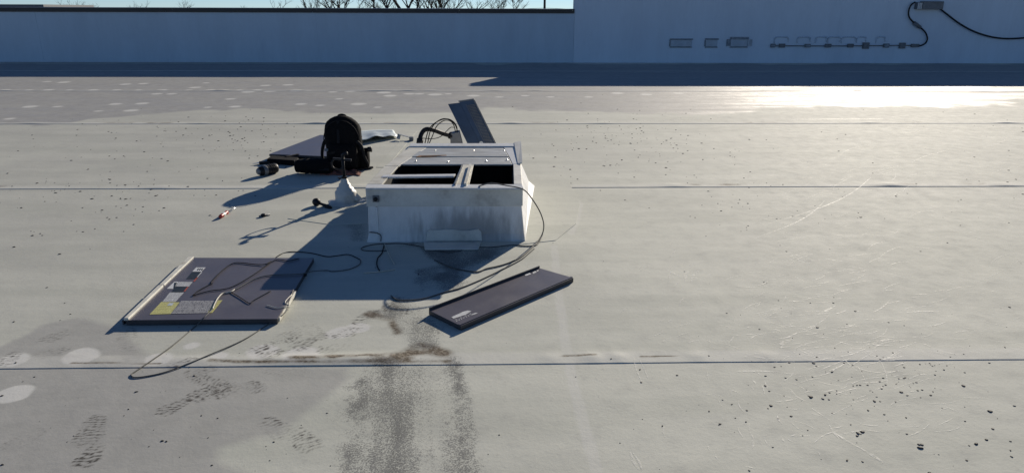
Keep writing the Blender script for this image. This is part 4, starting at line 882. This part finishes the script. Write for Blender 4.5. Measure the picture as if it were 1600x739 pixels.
m_tw, nt, b = nodes('bark'); k = N(nt); nz = k.noise(k.coord((1, 1, .3)), 9, 5)
nt.links.new(k.mix(nz, (.035, .028, .022, 1), (.085, .07, .055, 1)), b.inputs['Base Color']); b.inputs['Roughness'].default_value = .9
def bare_tree(px, dist, ht, spread, label, seed, dense=1.0):
    rng = random.Random(seed); base = far(px, dist); tr_, cr_ = MB(), MB()
    def grow(p, d, L, r, lvl):
        n = 4; pts = [p]; q = p.copy(); dd = d.copy()
        for i in range(n):
            dd = (dd+Vector((rng.gauss(0, .13), rng.gauss(0, .13), rng.gauss(.05, .08)))).normalized(); q = q+dd*L/n; pts.append(q.copy())
        (tr_ if lvl < 2 else cr_).tube(pts, [r*(1-.55*i/n) for i in range(n+1)], 6 if lvl < 2 else 3, caps=False)
        if lvl >= 5: return
        nb = [4, 4, 4, 4, 3][lvl] if dense >= 1 else [4, 4, 3, 3, 2][lvl]
        for _ in range(nb):
            t = rng.uniform(.35, 1.0); i = min(n-1, int(t*n)); o = pts[i].lerp(pts[i+1], t*n-i)
            az = rng.uniform(0, 6.28); out = Vector((math.cos(az), math.sin(az), 0))
            nd = (dd*rng.uniform(.6, 1.0)+out*rng.uniform(.5, .95)*spread+Vector((0, 0, .15))).normalized()
            grow(o, nd, L*rng.uniform(.5, .72), r*rng.uniform(.42, .58), lvl+1)
    ht *= 1.55; grow(base, Vector((rng.gauss(0, .04), rng.gauss(0, .04), 1)), ht*.42, ht*.022, 0)
    t = thing('bare_tree', base, label, 'tree', 'bare trees beyond the parapet', roof=False)
    tr_.build('trunk', m_tw, t, smooth=True); cr_.build('crown', m_tw, t)
for i, a_ in enumerate([(118, 150, 7.0, 1.0, 'small bare tree just right of the distant brick building'), (266, 130, 7.2, .9, 'round bare tree standing alone left of the centre of the low wall'), (222, 170, 6.8, 1.0, 'faint low bare tree left of the round bare tree'), (385, 140, 7.1, 1.0, 'wide bare tree left of the twiggy thin one'), (432, 135, 7.3, .9, 'second bare tree of the pair left of centre'), (489, 120, 7.6, .6, 'thin upright bare tree between the pair and dark trees'),
        (540, 95, 8.6, 1.0, 'dense dark bare tree, first of the tall cluster'), (590, 92, 9.0, 1.0, 'dense dark bare tree, second of the tall cluster'), (625, 80, 9.6, .9, 'bare tree with thick forked limbs in the tall cluster'), (662, 90, 8.8, .8, 'lighter bare tree right of the forked one'), (697, 84, 9.2, 1.0, 'rightmost bare tree of the tall cluster'),
        (768, 110, 7.4, 1.0, 'fine-twigged bare tree right of the tall cluster'), (800, 108, 7.6, 1.0, 'fine-twigged bare tree nearest the utility pole')]):
    bare_tree(*a_, seed=40+i, dense=1 if a_[0] in (540, 590, 768, 800) else .8)
# utility pole with wires
pp = far(851, 90); ml = simple('weathered_wood', (.07, .055, .045), .9, scale=6, var=.3)
up_ = thing('utility_pole', pp, 'wooden utility pole rising beyond the end of the low wall', 'utility pole', roof=False)
MB().tube([pp, pp+Vector((0, 0, 10.5))], [.17, .12], 10).build('pole', ml, up_, smooth=True)
MB().box((pp.x-1.2, pp.y-.2, pp.z+9.6), (pp.x+1.2, pp.y-.05, pp.z+9.78)).build('crossarm', ml, up_)
for k_, (zz, dy) in enumerate(((6.9, 0), (6.6, .1), (9.7, -.1))):
    for s in (-1, 1):
        e = pp+Vector((s*60, 8*s, 0)); pts = []
        for i in range(13):
            t = i/12; p = pp.lerp(e, t); pts.append(Vector((p.x, p.y+dy, GZ+zz-1.3*math.sin(math.pi*t)*.5-(.0 if s > 0 else .0))))
        MB().tube(pts, .018, 5).build('power_line', M_WIREB, up_, smooth=True)
# far brick building on the left
bk = simple('brick_red_brown', (.22, .12, .085), .9, scale=1.5, var=.25); tanm = simple('tan_cladding', (.36, .32, .26), .85, scale=1, var=.15); gl = simple('dark_glass', (.03, .035, .04), .15, scale=2)
fb = far(20, 120); bd = thing('brick_building', fb, 'distant tan and brick building behind the far left of the parapet', 'building', roof=False)
dx = (far(85, 120)-far(-120, 120)); xa = far(-140, 120).x; xb = far(82, 120).x; yb = fb.y
MB().box((xa, yb, GZ), (xb, yb+12, GZ+6.9)).build('wall', tanm, bd); MB().box((xa-.3, yb-.4, GZ+6.9), (xb+.3, yb+12.3, GZ+7.2)).build('roof', M_GREYP, bd)
x2 = far(64, 120).x; MB().box((x2, yb-.2, GZ), (xb-.5, yb-.01, GZ+6.6)).build('brick_pier', bk, bd)
for i in range(5):
    cx = xa+2.5+i*3.4
    f_ = MB().box((cx, yb-.12, GZ+4.6), (cx+1.7, yb-.01, GZ+6.3)).build('window', M_GREYP, bd); MB().box((cx+.12, yb-.16, GZ+4.72), (cx+1.58, yb-.125, GZ+6.18)).build('pane', gl, f_)

# ---------------------------------------------------------------- lay the roof and all that is on it to its drainage fall
for o in ROOF_THINGS:
    o.matrix_world = TILT @ Matrix.Translation(o.location)
for o in COL.objects:
    if '_abs' in o: del o['_abs']
